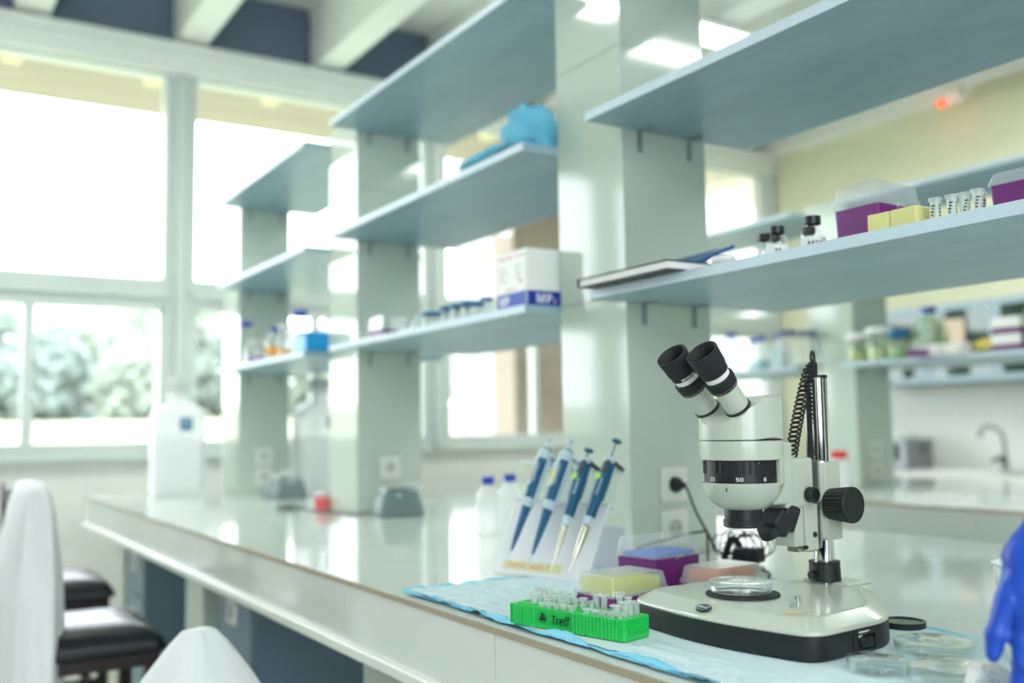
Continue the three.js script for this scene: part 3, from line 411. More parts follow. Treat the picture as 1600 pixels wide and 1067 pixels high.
// ---------- tip boxes, tube rack, pipettes ----------
function tipBox(label, p, turn, w, d, hBase, hLid, tipM, group, tips = true, lidM = M.clearBlue) {
  const t = thing('pipette_tip_box', label, 'tip box', p, turn, group);
  const rp = (k, y) => roundPoly([[-w / 2 + k, -d / 2 + k], [w / 2 - k, -d / 2 + k], [w / 2 - k, d / 2 - k], [-w / 2 + k, d / 2 - k]], 0.006, 4).map(([x, z]) => [x, y, z]).reverse();
  part(t, 'base', loft([rp(0.004, 0), rp(0.003, 0.002), rp(0.001, hBase), rp(0.005, hBase + 0.001)].map((r) => r), true), M.purple);
  const lid = part(t, 'lid', loft([rp(-0.001, hBase + 0.0002), rp(-0.002, hBase + 0.001), rp(-0.001, hBase + hLid * 0.25), rp(0.0005, hBase + hLid * 0.27), rp(0.0045, hBase + hLid - 0.002), rp(0.007, hBase + hLid)], true), lidM, 'see-through lid');
  part(lid, 'latch', [rb(0.004, 0.007, 0.012, 0.001, w / 2 + 0.001, hBase + 0.002, -0.006), rb(0.004, 0.007, 0.003, 0.001, w / 2 + 0.001, hBase - 0.001, 0.006)], lidM);
  if (tips) {
    const tr = part(t, 'tip_tray', ab(-w / 2 + 0.009, w / 2 - 0.009, hBase + 0.001, hBase + 0.004 + (tips === 2 ? 0.004 : 0), -d / 2 + 0.009, d / 2 - 0.009), tips === 2 ? tipM : M.white);
    const g = [], th = hLid * (tips === 2 ? 0.14 : 0.62), nx = 8, nz = 12, c = new THREE.CylinderGeometry(0.0031, 0.0026, th, 7, 1);
    for (let i = 0; i < nx; i++) for (let j = 0; j < nz; j++) g.push(T(c.clone(), (i - 3.5) * (w - 0.026) / 7, hBase + 0.004 + th / 2, (j - 5.5) * (d - 0.026) / 11));
    const q = part(tr, 'tips', g, tipM); q.userData.kind = 'stuff';
  }
  return t;
}
tipBox('purple box of blue tips under a tall clear lid behind the yellow and orange ones', [0.352, 0.003, 0.222], 9 * D, 0.094, 0.128, 0.064, 0.036, M.blueTip, null, 2, M.haze);
tipBox('purple tip box with yellow tips, nearest the green tube rack', [0.455, 0.005, 0.392], 6 * D, 0.095, 0.128, 0.026, 0.033, M.yellowTip, null, true, M.lidFrost);
tipBox('tip box with orange tips half hidden behind the microscope base', [0.474, 0.005, 0.182], 6 * D, 0.088, 0.122, 0.024, 0.031, M.peachTip, null, true, M.lidFrost);
tipBox('purple tip box with empty tall clear lid on the shelf above the microscope', [0.694, 0.6085, 0.005], 0, 0.092, 0.112, 0.056, 0.042, null, null, false, M.haze);
tipBox('purple box cut by the right picture edge on the shelf above the microscope', [1.005, 0.6085, 0.020], 0, 0.125, 0.118, 0.034, 0.020, null, null, false, M.haze);
{ // green tube rack
  const RX = 0.551, RZ = 0.551;
  const t = thing('tube_rack', 'bright green plastic tube rack lettered Treff at the front of the bench pad', 'rack', [RX, 0.0045, RZ], 14.5 * D);
  const w = 0.222, d = 0.062, h = 0.030, pts = [];
  for (let i = 0; i < 32; i++) for (let j = 0; j < 4; j++) { const x = -w / 2 + 0.006 + (w - 0.012) * (i + j / 4) / 32, fl = Math.abs(x + 0.022) < 0.036 ? 0 : 0.0016; pts.push([x, d / 2 - 0.0015 + fl * Math.sqrt(Math.abs(Math.sin((i + j / 4) * Math.PI)))]); }
  const out = [...pts, ...roundPoly([[w / 2, d / 2], [w / 2, -d / 2], [-w / 2, -d / 2], [-w / 2, d / 2]], 0.006, 4)];
  const shell = new THREE.Shape(out.map((p) => new THREE.Vector2(p[0], -p[1])));
  for (let i = 0; i < 14; i++) for (let j = 0; j < 4; j++) { const hole = new THREE.Path(); hole.absarc(-w / 2 + 0.0165 + i * 0.01455, -(-d / 2 + 0.0115 + j * 0.0132), 0.0056, 0, 7, true); shell.holes.push(hole); }
  part(t, 'body', T(T(new THREE.ExtrudeGeometry(shell, { depth: h - 0.002, bevelEnabled: true, bevelThickness: 0.001, bevelSize: 0.0008, bevelOffset: -0.0008, bevelSegments: 2, curveSegments: 10 }), 0, 0, 0.001), 0, 0, 0, -Math.PI / 2), M.green);
  part(t, 'end_tab', rb(0.006, 0.004, 0.044, 0.001, w / 2 + 0.002, 0.015, 0.002), M.green); part(t, 'end_tab', rb(0.006, 0.004, 0.044, 0.001, -w / 2 - 0.002, 0.015, 0), M.green);
  const tg = new TextGeometry('Treff', { font: await new FontLoader().loadAsync('fonts/droid/droid_sans_regular.typeface.json'), size: 0.0135, depth: 0.0004, curveSegments: 4 });
  const sk = tg.attributes.position; for (let i = 0; i < sk.count; i++) sk.setX(i, sk.getX(i) * 0.88 + sk.getY(i) * 0.12); tg.computeVertexNormals();
  part(t, 'lettering', T(tg, -0.024, 0.0085, d / 2 + 0.0001), M.black, 'black printed name');
  const dot = (x, y, r) => T(cyl(r, r, 0.0004, 0, 0, 0, 20), x, y, d / 2 + 0.0003, Math.PI / 2);
  part(t, 'emblem', [dot(-0.041, 0.0195, 0.0026), dot(-0.0442, 0.0145, 0.0026), dot(-0.0378, 0.0145, 0.0026), T(new THREE.TorusGeometry(0.0075, 0.0003, 6, 40), -0.041, 0.016, d / 2 + 0.0003), T(bx(0.0006, 0.010, 0.0004), -0.041, 0.014, d / 2 + 0.0003)], M.black, 'black three-dot emblem');
  // tubes standing in the rack
  const proto = { };
  const mk = (open) => { const q = thing('microtube', open ? 'small clear open tube standing tall in the green rack' : 'small clear closed tube sunk in the green rack', 'tube', [0, 0, 0], 0, open ? 'tall tubes in the green rack' : 'sunken tubes in the green rack');
    part(q, 'barrel', lathe([[0, 0.0], [0.0016, 0.0004], [0.0046, 0.018], [0.0050, 0.036], [0.0062, 0.0365], [0.0062, 0.038], [0.0044, 0.038], [0.0041, 0.019], [0.0011, 0.0022], [0, 0.002]], 18), M.frost);
    if (!open) part(q, 'cap', [cyl(0.0060, 0.0060, 0.0022, 0, 0.0395, 0, 18), rb(0.003, 0.001, 0.006, 0.0004, 0, 0.0385, -0.007)], M.frost); else part(q, 'rim', [lathe([[0.0048, 0.036], [0.0074, 0.0375], [0.0074, 0.0395], [0.0048, 0.0395]], 18)], M.frost);
    return q; };
  const place = (open, i, j, y) => { const v = V(-w / 2 + 0.0165 + i * 0.01455, 0, -d / 2 + 0.0115 + j * 0.0132).applyAxisAngle(V(0, 1, 0), 14.5 * D); const p = [RX + v.x, 0.0045 + y, RZ + v.z]; const k = open ? 'o' : 'c'; if (!proto[k]) { proto[k] = mk(open); proto[k].position.set(p[0], B + p[1], p[2]); } else dup(proto[k], p, rnd() * 6); };
  for (let i = 0; i < 14; i++) { if (i > 2 && i !== 8) place(false, i, 3, -0.003); if (i < 9) place(false, i, 1, 0.002 + 0.003 * (i % 2)); if (i < 7 && i % 2) place(false, i, 2, 0.001); if (i < 6) place(i === 3, i, 0, 0.008); }
  for (const [i, j, y] of [[8, 0, 0.012], [9, 0, 0.012], [11, 0, 0.019], [12, 0, 0.014], [11, 1, 0.002], [13, 1, 0.012], [13, 2, 0.012], [12, 2, 0.006], [13, 0, 0.008]]) place(true, i, j, y);
}
{ // pipette stand: a sloping white acrylic board with a rail along its top
  const O = V(0.08, 0.002, 0.31), X = V(0.96, 0, -0.28), Yv = V(-0.134, 0.877, -0.461).normalize(), N = V().crossVectors(X, Yv).normalize();
  const turn = Math.atan2(0.28, 0.96), tilt = -Math.acos(Yv.y);
  const t = thing('pipette_stand', 'sloping white acrylic pipette stand with a strip of handwritten tape', 'stand', [O.x, O.y, O.z], turn);
  const pl = part(t, 'board', T(rb(0.25, 0.165, 0.004, 0.0015, 0, 0.0825, 0), 0, 0, 0, tilt), M.acrylic);
  part(t, 'back_leg', [T(rb(0.238, 0.10, 0.004, 0.0015, 0, 0.05, 0), 0, 0.0, -0.165, 0.28), rb(0.238, 0.004, 0.10, 0.0015, 0, 0.0025, -0.12)], M.acrylic);
  part(t, 'upper_board', T(rb(0.25, 0.085, 0.004, 0.0015, 0, 0.2045, -0.016), 0, 0, 0, tilt), M.frost); part(t, 'step', T(rb(0.25, 0.004, 0.024, 0.0015, 0, 0.164, -0.008), 0, 0, 0, tilt), M.frost);
  const rail = []; for (let i = 0; i <= 4; i++) rail.push(T(rb(i === 0 || i === 4 ? 0.02 : 0.030, 0.006, 0.052, 0.002, (i - 2) * 0.0595 + (i === 0 ? 0.006 : i === 4 ? -0.002 : 0), 0.244, 0.008), 0, 0, 0, tilt)); rail.push(T(rb(0.25, 0.006, 0.014, 0.002, 0, 0.244, -0.014), 0, 0, 0, tilt)); part(t, 'hook_rail', rail, M.frost);
  const tx = print(512, 72, (c, w, h) => { c.fillStyle = '#d3cfa6'; c.fillRect(0, 0, w, h); c.fillStyle = '#d8683c'; c.font = 'italic 46px sans-serif'; c.fillText('Pipettes   wipes  2', 34, 52); });
  part(t, 'tape', T(new THREE.BoxGeometry(0.155, 0.019, 0.0006).translate(-0.022, 0.020, 0.0026), 0, 0, 0, tilt), std(0xffffff, 0.7, { map: tx }), 'beige tape with orange handwriting');
  const gl = [], ring = (pts, d) => pts;
  const pipette = (kind, label, a, b, lean, c1) => {
    const p = O.clone().addScaledVector(X, a).addScaledVector(Yv, b).addScaledVector(N, 0.030), q = thing('pipette', label, 'pipette', [p.x, p.y, p.z], turn); q.rotation.set(tilt, turn, lean, 'YXZ');
    const oval = (w, d, y, z = 0) => roundPoly([[-w, -d], [w, -d], [w, d], [-w, d]], Math.min(w, d) * 0.9, 4).map(([x, zz]) => [x, y, zz + z]).reverse();
    if (kind === 'a') {
      part(q, 'shaft', loft([oval(0.0022, 0.0022, 0.022), oval(0.0052, 0.0052, 0.05), oval(0.0090, 0.0095, 0.118), oval(0.0098, 0.0105, 0.1205)]), M.pipBlue, 'blue tapering lower cone');
      part(q, 'tip_cone', lathe([[0, 0], [0.0012, 0], [0.0018, 0.022], [0, 0.022]], 14), M.pipGrey);
      part(q, 'collar', loft([oval(0.0118, 0.0125, 0.119), oval(0.0122, 0.013, 0.121), oval(0.0124, 0.0132, 0.136), oval(0.0118, 0.0125, 0.138)]), M.pipGrey, 'pale collar ring');
      part(q, 'handle', loft([oval(0.0112, 0.0125, 0.137), oval(0.0118, 0.014, 0.17), oval(0.0122, 0.0142, 0.232)]), M.pipBlue);
      part(q, 'side_rail', rb(0.003, 0.100, 0.010, 0.0012, 0.0125, 0.184, -0.004), M.pipGrey);
      part(q, 'window_strip', rb(0.0115, 0.064, 0.004, 0.002, -0.0055, 0.198, 0.0133), M.pipGrey); part(q, 'sticker', rb(0.006, 0.034, 0.002, 0.0008, -0.0055, 0.190, 0.0153), std(c1, 0.6), kind === 'a' && label.includes('yellow') ? 'yellow sticker' : 'pale pink sticker');
      part(q, 'head', loft([oval(0.0124, 0.0145, 0.230), oval(0.0130, 0.0150, 0.234), oval(0.0130, 0.0150, 0.246), oval(0.0115, 0.0135, 0.252)]), M.pipGrey); part(q, 'finger_hook', rb(0.016, 0.007, 0.034, 0.003, 0.010, 0.241, -0.016), M.pipGrey);
      part(q, 'ejector_button', loft([oval(0.0055, 0.010, 0.2515, -0.003), oval(0.0060, 0.011, 0.256, -0.003), oval(0.004, 0.008, 0.259, -0.003)]), M.pipBlue);
      part(q, 'plunger', [cyl(0.0030, 0.0030, 0.028, 0, 0.262, 0.004, 16), cyl(0.0045, 0.0036, 0.010, 0, 0.270, 0.004, 16), cyl(0.0082, 0.0070, 0.004, 0, 0.277, 0.004, 24)], M.pipGrey);
      const tg = new TextGeometry('eppendorf', { font, size: 0.0064, depth: 0.0004, curveSegments: 2 }); part(q, 'lettering', T(T(tg, 0, 0, 0, 0, 0, Math.PI / 2), 0.0062, 0.172, 0.0142), M.pipGrey, 'pale maker name along the handle');
    } else {
      part(q, 'shaft', lathe([[0, 0.0], [0.0013, 0], [0.0020, 0.030], [0.0040, 0.034], [0.0044, 0.055], [0.0056, 0.058], [0.0060, 0.085], [0.0062, 0.098], [0, 0.098]].map(([r, y]) => [c1 ? r * 1.35 : r, y]), 18), std(C(0.62, 0.60, 0.48), 0.25, { metalness: 0.85 }), 'metal shaft');
      part(q, 'ejector_sleeve', [T(rb(0.005, 0.075, 0.006, 0.002, 0, 0, 0), -0.0085, 0.128, 0.003), cyl(0.009, 0.0065, 0.022, 0, 0.108, 0, 20)], M.pipGrey);
      part(q, 'lower_grip', loft([oval(0.0086, 0.009, 0.116), oval(0.0098, 0.0105, 0.120), oval(0.0102, 0.011, 0.158), oval(0.0098, 0.0105, 0.160)]), M.pipBlue);
      part(q, 'handle', loft([oval(0.0112, 0.012, 0.155), oval(0.0118, 0.0135, 0.16), oval(0.0120, 0.0138, 0.20), oval(0.0112, 0.0128, 0.205), oval(0.0112, 0.0128, 0.236)]), M.pipBlue);
      part(q, 'counter', rb(0.011, 0.028, 0.004, 0.001, 0.0050, 0.223, 0.0122), M.pipDark, 'dark volume window'); part(q, 'sticker', rb(0.011, 0.012, 0.0015, 0.0005, -0.0050, 0.200, 0.0138), std(C(0.36, 0.72, 0.06), 0.6), 'lime green sticker');
      part(q, 'head', loft([oval(0.0112, 0.0128, 0.234), oval(0.0122, 0.0138, 0.236), oval(0.0122, 0.0138, 0.243), oval(0.0098, 0.0118, 0.245)]), M.pipGrey); part(q, 'finger_hook', rb(0.013, 0.006, 0.034, 0.002, 0.010, 0.237, -0.016), M.pipDark);
      part(q, 'plunger', [cyl(0.0016, 0.0016, c1 ? 0.042 : 0.022, 0, c1 ? 0.262 : 0.252, 0.003, 12), cyl(0.0105, 0.0095, 0.004, 0, c1 ? 0.2835 : 0.2635, 0.003, 28)], M.pipBlue);
      const tg = new TextGeometry('Research', { font, size: 0.006, depth: 0.0004, curveSegments: 2 }); part(q, 'lettering', T(T(tg, 0, 0, 0, 0, 0, Math.PI / 2), 0.009, 0.160, 0.0138), M.pipGrey, 'pale printed name along the handle');
    }
  };
  pipette('a', 'leftmost blue pipette of the stand, with a pale pinkish sticker', -0.065, 0.018, -0.03, C(0.6, 0.45, 0.42));
  pipette('a', 'second blue pipette from the left, with a yellow sticker', -0.006, 0.014, -0.035, C(0.75, 0.72, 0.15));
  pipette('b', 'third blue pipette from the left, short plunger and thin metal shaft', 0.054, 0.006, -0.02, 0);
  pipette('b', 'rightmost blue pipette, raised plunger and thick metal shaft', 0.100, 0.008, -0.085, 1);
}
// ---------- bottles and jars ----------
function bottle(label, p, h, r, capM, o = {}) {
  const t = thing('bottle', label, 'bottle', p, 0, o.group), nr = o.neck ?? r * 0.42, sh = h * (o.shoulder ?? 0.66), cap = o.cap ?? h * 0.13, top = h - cap * 0.6;
  const prof = o.cone ? [[0, 0], [r * 0.92, 0], [r, h * 0.03], [r * 0.98, h * 0.12], [nr, h * 0.72], [nr, top]] : [[0, 0], [r * 0.94, 0], [r, h * 0.02], [r, sh * 0.92], [r * 0.95, sh], [r * 0.72, sh + (top - sh) * 0.45], [nr * 1.05, sh + (top - sh) * 0.62], [nr, top]];
  part(t, 'glass', lathe(prof, 32), o.glass ?? M.clear);
  part(t, 'cap', lathe([[nr * 1.05, h - cap], [nr * 1.22, h - cap], [nr * 1.22, h - 0.001], [nr * 1.15, h], [0, h]], 28), capM);
  if (o.liquid) part(t, 'liquid', lathe([[0, 0.002], [r * 0.93, 0.002], [r * 0.95, h * 0.03], [o.cone ? r * 0.8 : r * 0.95, h * o.fill], [0, h * o.fill]], 28), std(o.liquid, 0.2));
  if (o.band) part(t, 'label', lathe([[r + 0.0004, h * o.band[0]], [r + 0.0004, h * o.band[1]]], 32), std(o.band[2], 0.7));
  return t;
}
bottle('clear bottle with blue cap left of the pipette stand, leftmost of the pair', [-0.690, 0, -0.030], 0.164, 0.035, M.capBlue, { glass: M.milky });
bottle('clear bottle with blue cap just left of the pipettes, right one of the pair', [-0.712, 0, -0.118], 0.168, 0.035, M.capBlue, { glass: M.milky });
bottle('clear bottle whose blue cap shows between the first two pipettes', [-0.84, 0, -0.335], 0.207, 0.036, M.capBlue, { glass: M.haze });
// left bay shelf
const HL = 0.6085;
bottle('conical flask with blue cap and a yellow base reflection built as liquid on the far left shelf', [-2.83, HL, 0.03], 0.212, 0.068, M.capBlue, { cone: 1, neck: 0.026, liquid: C(0.75, 0.55, 0.12), fill: 0.10, cap: 0.022 });  // yellow reflection at the base, painted as a thin liquid layer
bottle('low round clear bottle with purple liquid on the far left shelf', [-2.60, HL, 0.05], 0.105, 0.052, M.bottleWhite, { neck: 0.03, liquid: C(0.28, 0.16, 0.42), fill: 0.32, cap: 0.01 });
bottle('small bottle with blue cap and orange label on the far left shelf', [-2.40, HL, 0.03], 0.145, 0.040, M.capBlue, { band: [0.16, 0.42, C(0.88, 0.42, 0.10)] });
bottle('tallest clear bottle with blue cap on the far left shelf', [-2.17, HL, 0.0], 0.195, 0.052, M.capBlue, { neck: 0.026 });
bottle('clear cylinder bottle with orange label in front of the tallest far left bottle', [-2.185, HL, 0.06], 0.135, 0.030, M.bottleWhite, { neck: 0.022, band: [0.12, 0.25, C(0.9, 0.55, 0.25)], cap: 0.014 });
bottle('clear bottle without colour behind the blue tray at the end of the far left shelf', [-2.03, HL, -0.08], 0.155, 0.045, M.bottleWhite, { cap: 0.015 });
{ const t = thing('storage_tray', 'bright blue plastic tray at the right end of the far left shelf', 'tray', [-1.905, HL, 0.045]); part(t, 'body', [rb(0.12, 0.075, 0.10, 0.006, 0, 0.0385, 0)], std(C(0.0, 0.32, 0.74), 0.4)); part(t, 'rim', [rb(0.05, 0.012, 0.105, 0.003, -0.02, 0.078, 0), rb(0.126, 0.006, 0.106, 0.002, 0, 0.071, 0)], std(C(0.0, 0.30, 0.70), 0.4)); }
// middle bay shelf
bottle('tiny white pot at the left end of the middle bay shelf', [-1.40, HL, 0.06], 0.030, 0.016, M.bottleWhite, { cap: 0.01, glass: M.frost });
tipBox('small clear box with a purple base at the left of the middle bay shelf', [-1.215, HL, 0.045], 0, 0.115, 0.08, 0.022, 0.046, null, null, false);
[[-1.07, 0.050, 0.05, 'small clear bottle beside the purple-based box on the middle bay shelf'], [-1.00, 0.062, 0.02, 'clear dropper bottle in the middle of the middle bay shelf'], [-0.95, 0.045, 0.06, 'short clear vial left of the blue-topped jars']].forEach(([x, h, z, l]) => bottle(l, [x, HL, z], h, 0.020, M.bottleWhite, { cap: 0.008, glass: M.frost }));
[[-0.87, 0.046, 0.05, 'first'], [-0.79, 0.056, 0.03, 'second'], [-0.71, 0.053, 0.04, 'third'], [-0.63, 0.050, 0.05, 'fourth']].forEach(([x, h, z, n]) => bottle(`${n} clear jar from the left in the row of flat blue lids beside the carton`, [x, HL, z], h, 0.030, M.blueMid, { neck: 0.030, cap: 0.010, glass: M.frost, shoulder: 0.8 }));
bottle('clear jar with a blue knob lid standing taller behind the flat blue lids', [-0.70, HL, -0.04], 0.078, 0.026, M.blueMid, { neck: 0.016, cap: 0.010, glass: M.frost });
{ // carton
  const t = thing('carton', 'white reagent carton with red title and a blue band on the middle bay shelf', 'box', [-0.357, HL, 0.028]), w = 0.145, h = 0.148, d = 0.122;
  part(t, 'body', rb(w, h, d, 0.002, 0, h / 2, 0), std(C(0.80, 0.82, 0.80), 0.6));
  const side = print(512, 520, (c, W, Hh) => { c.fillStyle = '#f2f1ef'; c.fillRect(0, 0, W, Hh); c.fillStyle = '#c8323c'; c.font = 'bold 46px sans-serif'; c.fillText('GENECLEAN', 26, 66); c.font = '44px sans-serif'; c.fillText('Turbo Kit', 322, 66); c.fillStyle = '#8d9196'; c.font = '22px sans-serif'; for (let i = 0; i < 5; i++) { c.fillRect(40, 128 + i * 34, 120 + 50 * ((i * 37) % 3) / 2, 7); c.fillRect(330, 128 + i * 30, 90 + 30 * (i % 2), 7); } c.fillRect(400, 270, 44, 34); c.fillStyle = '#c8323c'; c.fillRect(150, 348, 190, 9); c.fillStyle = '#2348b4'; c.fillRect(0, 384, W, 136); c.fillStyle = '#f2f1ef'; c.font = 'bold 116px sans-serif'; c.fillText('MP', 40, 494); });
  const end = print(420, 520, (c, W, Hh) => { c.fillStyle = '#e9ece8'; c.fillRect(0, 0, W, Hh); c.fillStyle = '#12309c'; c.fillRect(0, 384, W, 136); c.fillStyle = '#f2f1ef'; c.font = 'bold 120px sans-serif'; c.fillText('MP', 90, 496); c.font = 'bold 30px sans-serif'; c.save(); c.translate(308, 500); c.rotate(-Math.PI / 2); c.fillText('BIO', 0, 0); c.restore(); });
  part(t, 'front_print', T(new THREE.BoxGeometry(w - 0.004, h - 0.004, 0.0006), 0, h / 2, d / 2 + 0.0003), std(0xffffff, 0.55, { map: side }));
  part(t, 'end_print', T(new THREE.BoxGeometry(0.0006, h - 0.004, d - 0.004), w / 2 + 0.0003, h / 2, 0), std(0xffffff, 0.55, { map: end }));
}
// crumpled things from a sphere pushed about by noise
function crumple(sx, sy, sz, amp, f, k, det = 5) { const g = mergeVertices(new THREE.IcosahedronGeometry(1, det * 5).deleteAttribute('uv').deleteAttribute('normal')), p = g.attributes.position; for (let i = 0; i < p.count; i++) { const v = V(p.getX(i), p.getY(i), p.getZ(i)); let n = 0; for (const [m, w] of [[1, 1], [2.3, 0.5], [5, 0.22]]) n += w * (1 - 2 * Math.abs(noise.noise(v.x * f * m + k, v.y * f * m + k * 2, v.z * f * m))); const s = 1 + amp * (n - 0.9); p.setXYZ(i, v.x * s * sx, Math.max(v.y * s * sy, -sy * 0.72) + sy * 0.72, v.z * s * sz); } g.computeVertexNormals(); return fin(g); }
{ const t = thing('disposable_gown', 'crumpled light blue disposable cloth at the right end of the middle bay middle shelf', 'cloth', [-0.335, 1.020, 0.03]); part(t, 'bundle', T(crumple(0.056, 0.070, 0.075, 0.34, 1.15, 3.1, 1), 0, 0, 0).toNonIndexed(), M.clothBlue); part(t, 'sleeve', T(crumple(0.14, 0.022, 0.05, 0.3, 1.5, 8.4, 1), -0.15, 0, 0.035), M.clothBlue); }
// right bay lower shelf
{ const t = thing('notebook', 'black-covered notebook overhanging the left end of the shelf above the microscope', 'book', [0.168, 0.6085, 0.047], 0); part(t, 'cover', [rb(0.30, 0.0022, 0.21, 0.001, 0, 0.0011, 0), rb(0.30, 0.0022, 0.21, 0.001, 0, 0.0186, 0), rb(0.0025, 0.0186, 0.21, 0.001, -0.1495, 0.0098, 0)], M.black); part(t, 'pages', rb(0.292, 0.0150, 0.203, 0.001, 0.001, 0.0098, 0), M.paper, 'white page block'); }
{ const tx = print(256, 256, (c, w, h) => { c.fillStyle = '#1d5c9c'; c.fillRect(0, 0, w, h); c.strokeStyle = '#0e3f74'; c.lineWidth = 6; for (let i = 1; i < 8; i++) { c.beginPath(); c.moveTo(i * 32, 0); c.lineTo(i * 32, h); c.moveTo(0, i * 32); c.lineTo(w, i * 32); c.stroke(); } });
  const t = thing('folder', 'blue grid-patterned folder propped on the notebook', 'folder', [0.165, 0.627, -0.03], -0.1); const c = part(t, 'cover', T(new THREE.BoxGeometry(0.20, 0.003, 0.13), 0, 0.030, 0, 0.42), std(0xffffff, 0.5, { map: tx })); part(t, 'back_board', T(rb(0.204, 0.004, 0.134, 0.0015), 0, 0.0255, 0.0, 0.42), M.blueMid); }
single('jar_lid', 'round white lid lying on the shelf between the folder and the small vials', 'lid', [lathe([[0, 0.016], [0.021, 0.016], [0.0235, 0.014], [0.0235, 0], [0, 0]], 36), T(new THREE.TorusGeometry(0.0225, 0.0012, 6, 36), 0, 0.004, 0, Math.PI / 2)], M.white, [0.402, HL, 0.082]);
const vial = (p, s, txt, label) => { const t = bottle(label, p, 0.060 * s, 0.0205 * s, M.black, { neck: 0.0115 * s, cap: 0.014 * s, shoulder: 0.52 }); if (txt) { const g = new TextGeometry(txt, { font, size: 0.0095, depth: 0.0002, curveSegments: 2 }); g.computeBoundingBox(); const w = g.boundingBox.max.x, q = g.attributes.position; for (let i = 0; i < q.count; i++) { const a = (q.getX(i) - w / 2) / 0.021 + 50 * D, r = 0.0211 * s + q.getZ(i); q.setXYZ(i, Math.sin(a) * r, 0.007 + q.getY(i), Math.cos(a) * r); } g.computeVertexNormals(); part(t, 'lettering', g, M.black, 'black handwriting'); part(t, 'label', lathe([[0.0207 * s, 0.004], [0.0207 * s, 0.024]], 32), M.paper); } };
vial([0.502, HL, 0.042], 1.0, 'M.', 'small black-capped vial, second tallest on the shelf above the microscope, with a white label');
vial([0.584, HL, 0.040], 1.06, 'MIX', 'black-capped vial nearest the purple tip box, with handwriting on it');
vial([0.540, HL, 0.000], 0.92, '', 'short black-capped vial between the two labelled vials');
vial([0.455, HL, 0.025], 0.92, '', 'leftmost black-capped vial half hidden behind the labelled one');
vial([0.438, HL, -0.015], 1.06, '', 'rearmost black-capped vial behind the leftmost pair');
{ const t = thing('foam_rack', 'pale yellow block in front of the purple tip box on the shelf', 'rack', [0.790, HL, 0.072]); for (const [x, w] of [[-0.030, 0.042], [0.016, 0.048]]) part(t, 'block', rb(w, 0.030, 0.036, 0.003, x, 0.0155, 0), M.yellowBox); }
{ let o; [[0.856, 0.078, 0], [0.882, 0.076, 0.3], [0.899, 0.070, 0.8], [0.912, 0.050, 1.2], [0.923, 0.074, 0.5]].forEach(([x, z, a], i) => { const l = ['first written-on clear tube right of the yellow block', 'second written-on clear tube right of the yellow block', 'third clear tube from the yellow block, its lid hinged open', 'dark-marked clear tube set back in the tube row', 'last clear tube before the box at the right edge'][i];
  if (o) { dup(o, [x, HL, z], a, l); return; } o = thing('sample_tube', l, 'tube', [x, HL, z], a); part(o, 'barrel', lathe([[0, 0], [0.0062, 0], [0.0072, 0.002], [0.0078, 0.030], [0.0100, 0.031], [0.0100, 0.036], [0.0085, 0.036], [0.007, 0.03], [0.0064, 0.002]], 22), M.frost); const g = []; for (let k = 0; k < 4; k++) g.push(T(bx(0.0034 + 0.002 * (k % 2), 0.0022, 0.0006), -0.002 + 0.001 * k, 0.009 + k * 0.0048, 0.0074, 0, 0.2, 0)); for (let k = 0; k < 4; k++) g.push(T(bx(0.0006, 0.0022, 0.0034), 0.0074, 0.008 + k * 0.0052, 0.001)); part(o, 'writing', g, M.black); }); }
// ---------- right end of the pad ----------
{ const t = thing('objective_lens', 'black ring-shaped lens cap lying behind the right corner of the microscope base', 'lens', [0.815, 0.003, 0.150]); part(t, 'ring', lathe([[0.026, 0], [0.0315, 0], [0.032, 0.001], [0.032, 0.008], [0.0315, 0.009], [0.0285, 0.009], [0.0275, 0.008], [0.026, 0.007]], 48), M.black); part(t, 'glass', cyl(0.0278, 0.0278, 0.004, 0, 0.005, 0, 40), phy(C(0.10, 0.13, 0.12), 0.05, { ior: 1.6 })); }
dish('clear petri dish on the pad right of the microscope base, touching the black lens cap', [0.945, 0.0045, 0.262], 0.050);
dish('clear petri dish nearest the camera beside the blue glove', [1.045, 0.0045, 0.372], 0.050);
dish('clear petri dish at the bottom edge of the picture below the microscope base corner', [0.965, 0.0045, 0.402], 0.036);
{ const t = thing('plastic_beaker', 'large clear plastic beaker behind the blue glove', 'beaker', [1.055, 0.004, 0.195]); part(t, 'cup', lathe([[0, 0.001], [0.042, 0.001], [0.044, 0.004], [0.0545, 0.116], [0.0575, 0.118], [0.0575, 0.120], [0.0535, 0.120], [0.0430, 0.005], [0, 0.004]], 48), M.milky); part(t, 'graduation', [0.03, 0.05, 0.07, 0.09].map((y) => T(bx(0.014, 0.0008, 0.0006), -0.006, y, 0.0458 + y * 0.094, -0.09)), std(C(0.5, 0.58, 0.56), 0.6)); }
single('tissue', 'crumpled white tissue at the bottom edge beside the blue glove', 'tissue', crumple(0.023, 0.022, 0.023, 0.15, 1.4, 5.5), M.paper, [1.108, 0.004, 0.398]);
